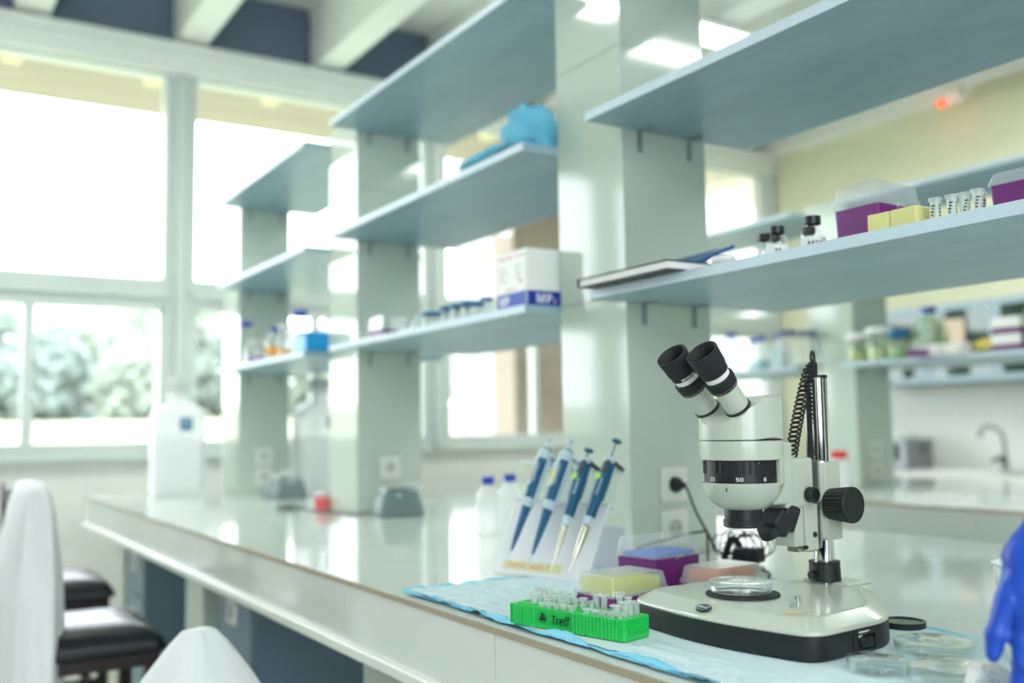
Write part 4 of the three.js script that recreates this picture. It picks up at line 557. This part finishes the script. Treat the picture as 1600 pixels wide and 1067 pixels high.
{ // jar and the gloves hanging over its rim
  const J = [1.222, 0.004, 0.395], j = thing('storage_jar', 'tall frosted jar past the right edge carrying the blue gloves', 'jar', J);
  part(j, 'wall', lathe([[0, 0], [0.042, 0], [0.043, 0.002], [0.043, 0.182], [0.045, 0.185], [0.042, 0.186], [0.041, 0.182], [0.041, 0.003], [0, 0.003]], 40), M.hdpe);
  const e = V(0.5293, 0, -0.8483), f = V(-0.8444, 0, -0.5285).multiplyScalar(-1), O = V(1.171, 0.115, 0.442);                  // to the right, toward the camera
  const q = (r, y, k) => O.clone().addScaledVector(e, r).addScaledVector(f, k).setY(O.y + y);
  const bones = [];
  const chain = (pts) => { for (let i = 0; i + 1 < pts.length; i++) bones.push([q(...pts[i]), q(...pts[i + 1]), pts[i][3], pts[i + 1][3]]); };
  chain([[0.075, 0.095, -0.01, 0.015], [0.040, 0.084, 0.004, 0.024], [0.008, 0.048, 0.010, 0.022], [-0.006, 0.010, 0.012, 0.014]]);
  chain([[0.000, 0.035, 0.010, 0.012], [-0.016, 0.008, 0.012, 0.0105], [-0.029, -0.026, 0.013, 0.0095], [-0.0335, -0.046, 0.013, 0.0075]]);
  chain([[0.010, 0.030, 0.022, 0.012], [-0.003, -0.004, 0.026, 0.0105], [-0.010, -0.034, 0.026, 0.0095], [-0.012, -0.050, 0.025, 0.0078]]);
  chain([[0.026, 0.035, 0.020, 0.013], [0.016, -0.010, 0.026, 0.011], [0.010, -0.060, 0.025, 0.010], [-0.002, -0.112, 0.022, 0.008]]);
  chain([[0.040, 0.040, 0.012, 0.015], [0.034, -0.010, 0.022, 0.012], [0.030, -0.060, 0.022, 0.011], [0.022, -0.110, 0.020, 0.009]]);
  chain([[0.018, 0.000, 0.008, 0.011], [-0.006, -0.060, 0.012, 0.0085], [-0.019, -0.108, 0.012, 0.0065]]);
  chain([[0.055, 0.05, 0.004, 0.020], [0.058, -0.02, 0.018, 0.016], [0.056, -0.09, 0.018, 0.013]]);
  const n = 64, half = 0.135, mid = q(0.025, -0.005, 0.01), mc = new MarchingCubes(n, M.glove, false, false, 200000); mc.isolation = 0;
  const P = V(0, 0, 0), d = V(0, 0, 0);
  for (let z = 0; z < n; z++) for (let y = 0; y < n; y++) for (let x = 0; x < n; x++) {
    P.set((x - n / 2) / (n / 2), (y - n / 2) / (n / 2), (z - n / 2) / (n / 2)).multiplyScalar(half).add(mid); let s = 0;
    for (const [a, b, ra, rb2] of bones) { d.copy(b).sub(a); const t = Math.max(0, Math.min(1, P.clone().sub(a).dot(d) / d.lengthSq())); const l = P.distanceTo(a.clone().addScaledVector(d, t)) - (ra + (rb2 - ra) * t); s += Math.exp(-l * 420); }
    const cr = 0.0016 * noise.noise(P.x * 60, P.y * 90, P.z * 60) + 0.001 * noise.noise(P.x * 150, P.y * 60, P.z * 150);
    mc.field[x + y * n + z * n * n] = Math.log(s + 1e-9) / 420 + cr;
  }
  mc.update(); const c = mc.count ?? 0, g = new THREE.BufferGeometry();
  g.setAttribute('position', new THREE.BufferAttribute(new Float32Array(mc.positionArray.slice(0, c * 3)), 3)); g.setAttribute('normal', new THREE.BufferAttribute(new Float32Array(mc.normalArray.slice(0, c * 3)), 3));
  g.scale(half, half, half); g.translate(mid.x, mid.y, mid.z);
  single('nitrile_gloves', 'blue nitrile gloves hanging limp with drooping fingers at the right edge', 'gloves', fin(g), M.glove);
}
// ---------- power adapter, plug and tangled cable ----------
{
  const t = thing('power_adapter', 'black power adapter with tangled cable plugged into the near column', 'adapter', [0.195, 0, -0.165]);
  const L = (x, y, z) => [x - 0.195, y, z + 0.165];
  part(t, 'plug', [T(cyl(0.0165, 0.0185, 0.012, 0, 0, 0, 28), ...L(0.014, 0.166, -0.123), 0, 0, -Math.PI / 2), T(cyl(0.0055, 0.012, 0.028, 0, 0, 0, 20), ...L(0.032, 0.166, -0.121), 0, 0, -Math.PI / 2)], M.black);
  const cord = M.rubber;
  part(t, 'cable', [tube([L(0.044, 0.166, -0.119), L(0.062, 0.158, -0.112), L(0.095, 0.105, -0.11), L(0.115, 0.065, -0.12), L(0.125, 0.03, -0.135), L(0.14, 0.010, -0.15)], 0.0028, 40), tube([L(0.113, 0.068, -0.119), L(0.08, 0.060, -0.09), L(0.03, 0.042, -0.06), L(0.02, 0.03, 0.0), L(0.05, 0.006, 0.04)], 0.0024, 40), tube([L(0.115, 0.064, -0.12), L(0.105, 0.03, -0.13), L(0.125, 0.006, -0.11), L(0.18, 0.004, -0.07), L(0.30, 0.004, -0.10), L(0.38, 0.005, -0.03), L(0.42, 0.004, 0.03)], 0.0024, 60)], cord);
  part(t, 'brick', T(rb(0.060, 0.032, 0.045, 0.005), 0.0, 0.019, 0.0, 0.0, 0.35, 0.03), M.blackMatt);
  const loops = []; let a0 = 0; for (let k = 0; k < 8; k++) { const pts = [], w = 0.032 + 0.036 * rnd(), h = 0.016 + 0.026 * rnd(), tw = -0.5 + 1.2 * rnd(), ox = -0.045 + 0.02 * rnd() + 0.004 * k, oz = -0.01 + 0.03 * rnd(); for (let i = 0; i < 12; i++) { const a = i / 12 * 2 * Math.PI; const u = Math.cos(a) * w, v = Math.sin(a) * h; pts.push([ox + u * Math.cos(tw) * 0.9 + 0.025, 0.024 + h * 0.55 + v + 0.006 * Math.sin(a * 2 + k), oz + u * Math.sin(tw) - u * 0.55 + 0.004 * k]); } loops.push(tube(pts, 0.0014, 60, 6, true)); }
  loops.push(tube([[-0.055, 0.004, 0.02], [-0.052, 0.03, 0.012], [-0.046, 0.052, 0.0], [-0.036, 0.028, -0.012], [-0.044, 0.004, -0.01]], 0.008, 24, 8));
  part(t, 'cable_loops', loops, cord);
}
// ---------- jugs, centrifuges, small things far along the bench ----------
{
  const t = thing('carboy', 'tall white plastic jug standing at the far end of the bench before the window', 'jug', [-3.265, 0, 0.235], -0.15);
  const rp = (w, y, r = 0.045) => roundPoly([[-w, -w], [w, -w], [w, w], [-w, w]], r, 5).map(([x, z]) => [x, y, z]).reverse(), rc = (r, y) => rp(r, y, r * 0.98);
  part(t, 'body', loft([rp(0.118, 0), rp(0.124, 0.01), rp(0.125, 0.10), rp(0.124, 0.27), rp(0.124, 0.385), rp(0.116, 0.412), rp(0.085, 0.436, 0.05), rc(0.050, 0.448), rc(0.046, 0.46), rc(0.045, 0.50)]), M.hdpe);
  part(t, 'cap', [lathe([[0.051, 0.500], [0.053, 0.502], [0.053, 0.560], [0.049, 0.568], [0, 0.556]], 36), ...Array.from({ length: 24 }, (_, i) => T(bx(0.003, 0.044, 0.003), Math.sin(i / 24 * 6.283) * 0.0535, 0.530, Math.cos(i / 24 * 6.283) * 0.0535, 0, i / 24 * 6.283))], std(C(0.66, 0.70, 0.68), 0.6));
  part(t, 'liquid', loft([rp(0.114, 0.004), rp(0.119, 0.02), rp(0.119, 0.275)]), phy(C(0.96, 0.98, 0.98), 0.9, { transmission: 0.6, thickness: 0 }));
  const tx = print(128, 128, (c, w, h) => { c.fillStyle = '#1a6d9c'; c.fillRect(0, 0, w, h); c.fillStyle = '#b9dbe6'; c.fillRect(34, 34, 60, 44); c.fillStyle = '#1a6d9c'; c.fillRect(50, 46, 28, 20); });
  part(t, 'label', T(new THREE.BoxGeometry(0.0012, 0.062, 0.058), 0.1245, 0.345, -0.03), std(0xffffff, 0.5, { map: tx }), 'square blue label');
  dup(t, [-2.985, 0, -0.40], -0.1, 'second white plastic jug with blue label between the two far columns');
}
{
  const mk = (label, p, turn, clear) => { const t = thing('mini_centrifuge', label, 'centrifuge', p, turn);
    const pr = (w, d, y, o = 0) => roundPoly([[-w, -d], [w, -d], [w, d], [-w, d]], 0.022, 4).map(([x, z]) => [x, y, z + o]).reverse();
    part(t, 'body', loft([pr(0.070, 0.080, 0.003), pr(0.072, 0.083, 0.012), pr(0.062, 0.072, 0.060), pr(0.054, 0.062, 0.085, -0.004), pr(0.046, 0.05, 0.090, -0.006)]), M.device);
    part(t, 'foot', loft([pr(0.068, 0.078, 0), pr(0.068, 0.078, 0.004)]), M.black);
    if (clear) { part(t, 'dome', lathe([[0.046, 0.088], [0.046, 0.096], [0.040, 0.106], [0.02, 0.112], [0, 0.113]], 32), M.frost, 'clear domed lid'); part(t, 'clasp', [rb(0.02, 0.014, 0.03, 0.004, 0, 0.112, 0), rb(0.016, 0.022, 0.03, 0.004, 0, 0.096, 0.05)], M.white); }
    else { part(t, 'lid', lathe([[0, 0.094], [0.036, 0.094], [0.042, 0.091], [0.042, 0.088], [0, 0.088]], 36), M.black); part(t, 'hinge', rb(0.03, 0.014, 0.02, 0.004, 0.01, 0.092, 0.052), M.bottleWhite); part(t, 'window_lid', [rb(0.05, 0.003, 0.07, 0.001, 0, 0.107, -0.055), rb(0.004, 0.014, 0.06, 0.001, 0.02, 0.099, -0.058)], M.frost); }
    part(t, 'button', T(cyl(0.007, 0.007, 0.003, 0, 0, 0, 20), 0.058, 0.074, 0.01, 0, 0, -Math.PI / 2 + 0.25), std(C(0.45, 0.65, 0.75), 0.3), 'round pale button'); return t; };
  mk('grey mini centrifuge with dark lid at the foot of the middle column', [-1.435, 0, -0.095], -0.15, false);
  mk('grey mini centrifuge with clear domed lid in front of the second jug', [-2.66, 0, -0.11], 0.25, true);
  single('power_cable', 'thin black cable running along the bench from the nearer grey centrifuge', 'cable', [tube([[-1.50, 0.012, -0.02], [-1.55, 0.006, 0.02], [-1.66, 0.004, 0.05], [-1.80, 0.004, 0.085], [-1.92, 0.004, 0.07], [-2.05, 0.004, 0.11], [-2.16, 0.004, 0.02], [-2.02, 0.004, 0.15], [-1.86, 0.004, 0.14]], 0.0035, 90, 6)], M.black);
}
{ const t = thing('reagent_pot', 'small red pot with clear top in front of the middle column', 'pot', [-1.855, 0, 0.022]); part(t, 'body', [lathe([[0, 0], [0.027, 0], [0.029, 0.003], [0.029, 0.048], [0.026, 0.052], [0, 0.052]], 28)], M.pink); part(t, 'top', lathe([[0.026, 0.052], [0.025, 0.066], [0.020, 0.070], [0, 0.070]], 28), M.frost); part(t, 'stick', T(cyl(0.0014, 0.0014, 0.05, 0, 0, 0, 8), 0.014, 0.085, -0.008, 0.2, 0, -0.5), M.white); }
// ---------- stools and draped coats ----------
let stool0;
function stool(x, z, label) {
  if (stool0) return dup(stool0, [x, -B, z], 0, label);
  const t = stool0 = thing('bar_stool', label, 'stool', [x, -B, z]), w = 0.20, v = 0.165;
  const sq = (k, y) => roundPoly([[-w - k, -v - k], [w + k, -v - k], [w + k, v + k], [-w - k, v + k]], 0.03, 5).map(([a, b]) => [a, y, b]).reverse();
  part(t, 'seat', loft([sq(0.004, 0.598), sq(0.022, 0.603), sq(0.026, 0.610), sq(0.018, 0.632), sq(0.002, 0.655), sq(-0.03, 0.671), sq(-0.08, 0.680), sq(-0.16, 0.684)]), M.seat, 'thick black padded seat');
  for (const sx of [-1, 1]) for (const sz of [-1, 1]) part(t, 'leg', T(rb(0.036, 0.60, 0.036, 0.004, 0, 0.30, 0), sx * (w - 0.012), 0, sz * (v - 0.012)), M.wood);
  part(t, 'apron', [rb(2 * w, 0.036, 0.026, 0.003, 0, 0.579, v - 0.012), rb(2 * w, 0.036, 0.026, 0.003, 0, 0.579, -v + 0.012), rb(0.026, 0.036, 2 * v, 0.003, w - 0.012, 0.579, 0), rb(0.026, 0.036, 2 * v, 0.003, -w + 0.012, 0.579, 0)], M.wood);
  part(t, 'stretcher', [rb(2 * w, 0.03, 0.022, 0.003, 0, 0.22, v - 0.012), rb(2 * w, 0.03, 0.022, 0.003, 0, 0.22, -v + 0.012), rb(0.022, 0.03, 2 * v, 0.003, w - 0.012, 0.30, 0), rb(0.022, 0.03, 2 * v, 0.003, -w + 0.012, 0.30, 0)], M.wood);
  for (const sx of [-1, 1]) part(t, 'back_post', T(rb(0.034, 0.42, 0.024, 0.004, 0, 0.21, 0), sx * (w - 0.012), 0.60, v - 0.022, 0.03), M.wood);
  part(t, 'back_rail', [T(rb(2 * w - 0.03, 0.07, 0.020, 0.004), 0, 0.975, v - 0.013, 0.03), T(rb(2 * w - 0.03, 0.05, 0.018, 0.004), 0, 0.82, v - 0.017, 0.03)], M.wood);
  return t;
}
stool(-1.345, 0.945, 'nearer black-padded bar stool wearing the white coat on its back');
stool(-2.37, 0.90, 'farther black-padded bar stool behind the coat-draped one');
{ const t = thing('chair', 'low chair covered by the white coat at the bottom edge', 'chair', [-0.30, -B, 0.80], 0.5); part(t, 'seat', rb(0.40, 0.04, 0.40, 0.015, 0, 0.43, -0.12), M.seat); for (const x of [-1, 1]) { for (const z of [0.04, -0.28]) part(t, 'leg', rb(0.03, 0.42, 0.03, 0.004, x * 0.165, 0.21, z), M.wood); } part(t, 'back_post', rb(0.03, 0.32, 0.03, 0.006, 0, 0.60, 0.085), M.wood); }
function coat(label, p, turn, levels, k) {
  const rings = levels.map(([y, w, d, ox = 0, oz = 0], j) => Array.from({ length: 72 }, (_, i) => { const a = i / 72 * 2 * Math.PI, f = Math.min(1, j / 4), m = 1 + f * (0.10 * noise.noise(Math.cos(a) * 2.6, Math.sin(a) * 2.6, y * 1.4 + k) + 0.07 * noise.noise(Math.cos(a) * 6, Math.sin(a) * 6, y * 2 + k)); const c = Math.cos(a), s = Math.sin(a), q = Math.pow(Math.abs(c), 0.7) * Math.sign(c), r = Math.pow(Math.abs(s), 0.7) * Math.sign(s); return [ox + q * w * m, y + 0.012 * f * noise.noise(c * 3, s * 3, k), oz + r * d * m]; }).reverse()).reverse();
  const t = thing('lab_coat', label, 'coat', p, turn); part(t, 'cloth', loft(rings), M.coat); return t;
}
coat('white lab coat hanging over the back of the nearer bar stool', [-1.345, -B, 1.090], 0, [[1.074, 0.11, 0.010], [1.068, 0.18, 0.028], [1.045, 0.215, 0.040], [0.99, 0.226, 0.054], [0.90, 0.225, 0.066], [0.80, 0.23, 0.078], [0.68, 0.235, 0.082], [0.55, 0.235, 0.086], [0.40, 0.235, 0.084], [0.28, 0.23, 0.08]], 2.2);
coat('white lab coat draped over a low chair back at the bottom edge of the picture', [-0.30, -B, 0.885], 0.5, [[0.808, 0.012, 0.02], [0.804, 0.026, 0.034], [0.780, 0.045, 0.055], [0.72, 0.085, 0.095], [0.64, 0.13, 0.135], [0.5, 0.18, 0.17], [0.3, 0.2, 0.19]], 6.1);
// ---------- second bench shelf, right bay (behind the microscope pole) ----------
const H2 = 0.5855, ZS = -2.42;
const clearGreen = phy(C(0.86, 0.92, 0.78), 0.05, { transmission: 0.9, thickness: 0 });
bottle('leftmost cloudy jar on the second bench shelf, nearest its end', [-1.285, H2, ZS], 0.135, 0.048, M.bottleWhite, { neck: 0.044, shoulder: 0.8, cap: 0.03, glass: clearGreen, liquid: C(0.55, 0.55, 0.30), fill: 0.4 });
bottle('second cloudy jar from the left on the second bench shelf', [-1.165, H2, ZS], 0.150, 0.056, M.bottleWhite, { neck: 0.05, shoulder: 0.8, cap: 0.03, glass: clearGreen, liquid: C(0.62, 0.64, 0.40), fill: 0.35 });
bottle('short jar with blue lid and green contents on the second bench shelf', [-1.045, H2, ZS + 0.03], 0.125, 0.042, M.blueMid, { neck: 0.034, shoulder: 0.7, cap: 0.03, glass: clearGreen, liquid: C(0.16, 0.38, 0.08), fill: 0.34 });
bottle('pale conical flask behind the blue-lidded jar on the second bench shelf', [-1.015, H2, ZS - 0.20], 0.17, 0.06, M.bottleWhite, { cone: 1, neck: 0.022, cap: 0.02, glass: clearGreen });
tipBox('small grey-lidded box with faded purple base on the second bench shelf', [-0.905, H2, ZS + 0.06], 0, 0.11, 0.08, 0.026, 0.028, null, null, false);
bottle('large round-shouldered bottle with small blue cap on the second bench shelf', [-0.945, H2, ZS - 0.06], 0.225, 0.082, M.capBlue, { neck: 0.026, shoulder: 0.55, cap: 0.024, glass: clearGreen, liquid: C(0.42, 0.48, 0.40), fill: 0.33 });
[[-0.845, 0.09, C(0.82, 0.80, 0.78), 'whitish low box in front of the large round bottle'], [-0.745, 0.085, C(0.84, 0.82, 0.80), 'second whitish low box right of the large round bottle']].forEach(([x, w, c, l]) => { const t = thing('sample_box', l, 'box', [x, H2, ZS + 0.05]); part(t, 'base', rb(w, 0.03, 0.08, 0.004, 0, 0.015, 0), std(c, 0.6)); part(t, 'lid', rb(w + 0.004, 0.016, 0.084, 0.004, 0, 0.037, 0), std(c, 0.5)); });
single('yellow_pack', 'yellow crumpled pack between the low boxes and the stacked purple boxes', 'pack', crumple(0.075, 0.034, 0.05, 0.2, 1.6, 4.4, 4), std(C(0.80, 0.62, 0.16), 0.6), [-0.640, H2, ZS - 0.03]);
tipBox('lower box of the purple and white stack on the second bench shelf', [-0.530, H2, ZS], 0, 0.125, 0.10, 0.022, 0.045, null, null, false, M.white);
tipBox('upper box of the purple and white stack on the second bench shelf', [-0.530, H2 + 0.0675, ZS], 0, 0.125, 0.10, 0.022, 0.045, null, null, false, M.white);
bottle('large bottle with blue cap and purple label at the right picture edge behind the bench', [-0.405, H2, ZS], 0.225, 0.062, M.capBlue, { neck: 0.030, cap: 0.03, glass: clearGreen, band: [0.02, 0.30, C(0.22, 0.02, 0.24)] });
// second bench shelf, left bay (bottles in front of the window)
[[-2.195, 0.10, 0.03, 'blue', 'small blue-capped bottle half hidden by the black eyecup'], [-2.08, 0.205, 0.052, 'blue', 'tall blue-capped bottle leftmost in the row before the window'], [-1.95, 0.165, 0.040, 'blue', 'first of three equal blue-capped bottles with blue liquid, left one', 0.2], [-1.865, 0.170, 0.040, 'blue', 'middle one of three equal blue-capped bottles with blue liquid', 0.28], [-1.775, 0.178, 0.042, 'blue', 'right one of three equal blue-capped bottles with blue liquid', 0.5], [-1.69, 0.185, 0.050, 'dark', 'wide clear bottle with grey-blue cap in the bottle row before the window'], [-1.60, 0.175, 0.055, 'dark', 'rightmost wide bottle with grey-blue cap in the row beside the second bench column']].forEach(([x, h, r, c, l, f], i) => bottle(l, [x, H2, ZS + (i % 2 ? 0.02 : -0.02) + 0.02], h, r, c === 'blue' ? M.capBlue : std(C(0.12, 0.18, 0.30), 0.5), { cap: 0.024, neck: c === 'blue' ? r * 0.5 : r * 0.78, liquid: f ? C(0.34, 0.62, 0.70) : undefined, fill: f ?? 0, glass: M.haze }));
bottle('small green-topped bottle tucked beside the second bench column', [-1.525, H2, ZS + 0.03], 0.075, 0.022, std(C(0.08, 0.45, 0.14), 0.5), { cap: 0.03 });
{ const t = thing('wash_bottle', 'white bottle with red cap standing before the second bench column', 'bottle', [-1.245, 0, -2.20]); part(t, 'body', lathe([[0, 0], [0.043, 0], [0.045, 0.003], [0.045, 0.115], [0.036, 0.135], [0.034, 0.145], [0, 0.145]], 32), M.hdpe); part(t, 'cap', [lathe([[0.036, 0.142], [0.038, 0.144], [0.038, 0.172], [0.034, 0.176], [0, 0.176]], 32)], M.red); }
// ---------- back wall: counter, cabinet, sink tap, oven ----------
{
  const t = thing('wall_cabinet', 'blue-framed glass-fronted wall cabinet on the back wall above the sink', 'cabinet', [-3.02, 0.56, -4.99]), w = 5.2, h = 0.54, d = 0.34;
  part(t, 'carcass', [ab(0, w, 0, 0.02, 0, d - 0.02), ab(0, w, h - 0.02, h, 0, d - 0.02), ab(0, 0.02, 0.02, h - 0.02, 0, d - 0.02), ab(w - 0.02, w, 0.02, h - 0.02, 0, d - 0.02), ab(0.02, w - 0.02, 0.02, h - 0.02, 0.0, 0.01)], std(C(0.05, 0.09, 0.085), 0.6));
  part(t, 'shelf_board', ab(0.02, w - 0.02, 0.26, 0.275, 0.01, d - 0.06), M.cab);
  const fm = std(C(0.36, 0.46, 0.54), 0.45), n = 10, dw = w / n;
  for (let i = 0; i < n; i++) { const x = i * dw, g = [ab(x + 0.002, x + dw - 0.002, 0.001, 0.045, d - 0.02, d), ab(x + 0.002, x + dw - 0.002, h - 0.045, h - 0.001, d - 0.02, d), ab(x + 0.002, x + 0.04, 0.045, h - 0.045, d - 0.02, d), ab(x + dw - 0.04, x + dw - 0.002, 0.045, h - 0.045, d - 0.02, d)]; const o = part(t, 'door', g, fm); part(o, 'glass', ab(x + 0.04, x + dw - 0.04, 0.045, h - 0.045, d - 0.012, d - 0.008), phy(C(0.16, 0.32, 0.26), 0.03, { transmission: 0.85, thickness: 0, ior: 1.6 }), 'dark green tinted glass'); }
  const p1 = thing('paper_note', 'peach paper sheet taped to the cabinet glass', 'paper', [-2.27, 0.905, -4.648]); part(p1, 'sheet', rb(0.15, 0.17, 0.001, 0.0004, 0, 0, 0), std(C(0.72, 0.55, 0.45), 0.8));
  const p2 = thing('bowl', 'white rounded bowl standing in the glass wall cabinet at its left end', 'bowl', [-2.68, 0.836, -4.80]); part(p2, 'body', lathe([[0, 0.0], [0.05, 0.0], [0.09, 0.05], [0.10, 0.11], [0.094, 0.11], [0.08, 0.05], [0.045, 0.008], [0, 0.008]], 32), M.white);
}
S('wall_back_splash', ab(-3.12, 3.0, -0.03, 0.56, ZB, ZB + 0.008), std(C(0.80, 0.83, 0.80), 0.35));
single('paper_sheet', 'pale paper sheet stuck on the wall under the glass cabinet', 'paper', rb(0.22, 0.30, 0.001, 0.0004), M.white, [-2.46, 0.37, -4.991]);
{
  const t = thing('sink_counter', 'white counter with sink along the back wall under the glass cabinet', 'counter', [-3.10, 0, -4.995]), w = 6.0, d = 0.80;
  part(t, 'worktop', [ab(0, 1.15, -0.11, -0.03, 0, d), ab(1.65, w, -0.11, -0.03, 0, d), ab(1.15, 1.65, -0.11, -0.03, 0, 0.18), ab(1.15, 1.65, -0.11, -0.03, 0.62, d)], std(C(0.80, 0.80, 0.78), 0.3));
  part(t, 'sink', [ab(1.15, 1.65, -0.28, -0.27, 0.18, 0.62), ab(1.14, 1.15, -0.28, -0.04, 0.18, 0.62), ab(1.65, 1.66, -0.28, -0.04, 0.18, 0.62)], M.steel);
  part(t, 'base', ab(0.02, w - 0.02, -B, -0.29, 0.0, d - 0.06), M.cream); part(t, 'fascia', ab(0.02, w - 0.02, -0.29, -0.112, d - 0.08, d - 0.06), M.cream);
}
{
  const t = thing('lab_oven', 'grey box-shaped bench oven with dark window on the back counter', 'oven', [-2.80, -0.03, -4.66]);
  part(t, 'body', rb(0.42, 0.20, 0.32, 0.01, 0, 0.11, 0), std(C(0.42, 0.46, 0.50), 0.45)); part(t, 'top_tray', rb(0.30, 0.04, 0.26, 0.01, -0.02, 0.232, 0), M.white);
  part(t, 'side_panel', rb(0.004, 0.19, 0.30, 0.002, 0.212, 0.11, 0), std(C(0.20, 0.21, 0.22), 0.5), 'darker right side'); part(t, 'window', rb(0.13, 0.11, 0.006, 0.004, 0.10, 0.12, 0.161), phy(C(0.03, 0.05, 0.06), 0.08, {}), 'dark window'); part(t, 'vent', [0, 1, 2].map((i) => bx(0.004, 0.012, 0.05, 0.216, 0.16 - i * 0.02, -0.03)), M.black);
  for (const x of [-1, 1]) for (const z of [-1, 1]) part(t, 'foot', cyl(0.012, 0.012, 0.012, x * 0.18, 0.006, z * 0.13, 12), M.black);
}
{
  const t = thing('tap', 'grey swan-neck laboratory tap at the sink on the back wall', 'tap', [-2.02, -0.03, -4.78]);
  part(t, 'spout', [tube([[-0.02, 0, 0], [-0.02, 0.16, 0], [-0.03, 0.25, 0.01], [-0.07, 0.285, 0.03], [-0.12, 0.285, 0.05], [-0.15, 0.26, 0.06]], 0.014, 30, 10), cyl(0.028, 0.032, 0.03, -0.02, 0.015, 0, 24)], std(C(0.30, 0.33, 0.34), 0.4)); part(t, 'lever', [T(rb(0.08, 0.022, 0.03, 0.006), -0.055, 0.075, 0.03, 0, 0, 0.4), cyl(0.02, 0.02, 0.04, -0.02, 0.06, 0.01, 16)], M.blackMatt); part(t, 'nozzle', cyl(0.02, 0.016, 0.05, -0.15, 0.24, 0.06, 16), std(C(0.35, 0.4, 0.4), 0.4));
}
{ const t = thing('beacon', 'small orange warning lamp under the ceiling beam on the back wall', 'lamp', [-2.37, 2.55, -4.80]); part(t, 'housing', rb(0.16, 0.09, 0.08, 0.01, 0.06, 0.04, -0.05), M.ceil); part(t, 'lens', lathe([[0, -0.03], [0.02, -0.025], [0.026, 0], [0.026, 0.02], [0, 0.02]], 20), new THREE.MeshStandardMaterial({ color: 0xff7040, emissive: 0xff5a20, emissiveIntensity: 0.5 }), 'orange lens'); const l = new THREE.PointLight(0xff6a30, 0.015); l.position.set(0, -0.06, 0.06); t.add(l); }
single('cable_duct', 'grey conduit running along the top of the back wall beside the orange lamp', 'conduit', rb(3.6, 0.05, 0.05, 0.008, 1.8, 0, 0), std(C(0.55, 0.52, 0.36), 0.6), [-2.15, 2.57, -4.82]);
renderer.render(scene, camera);
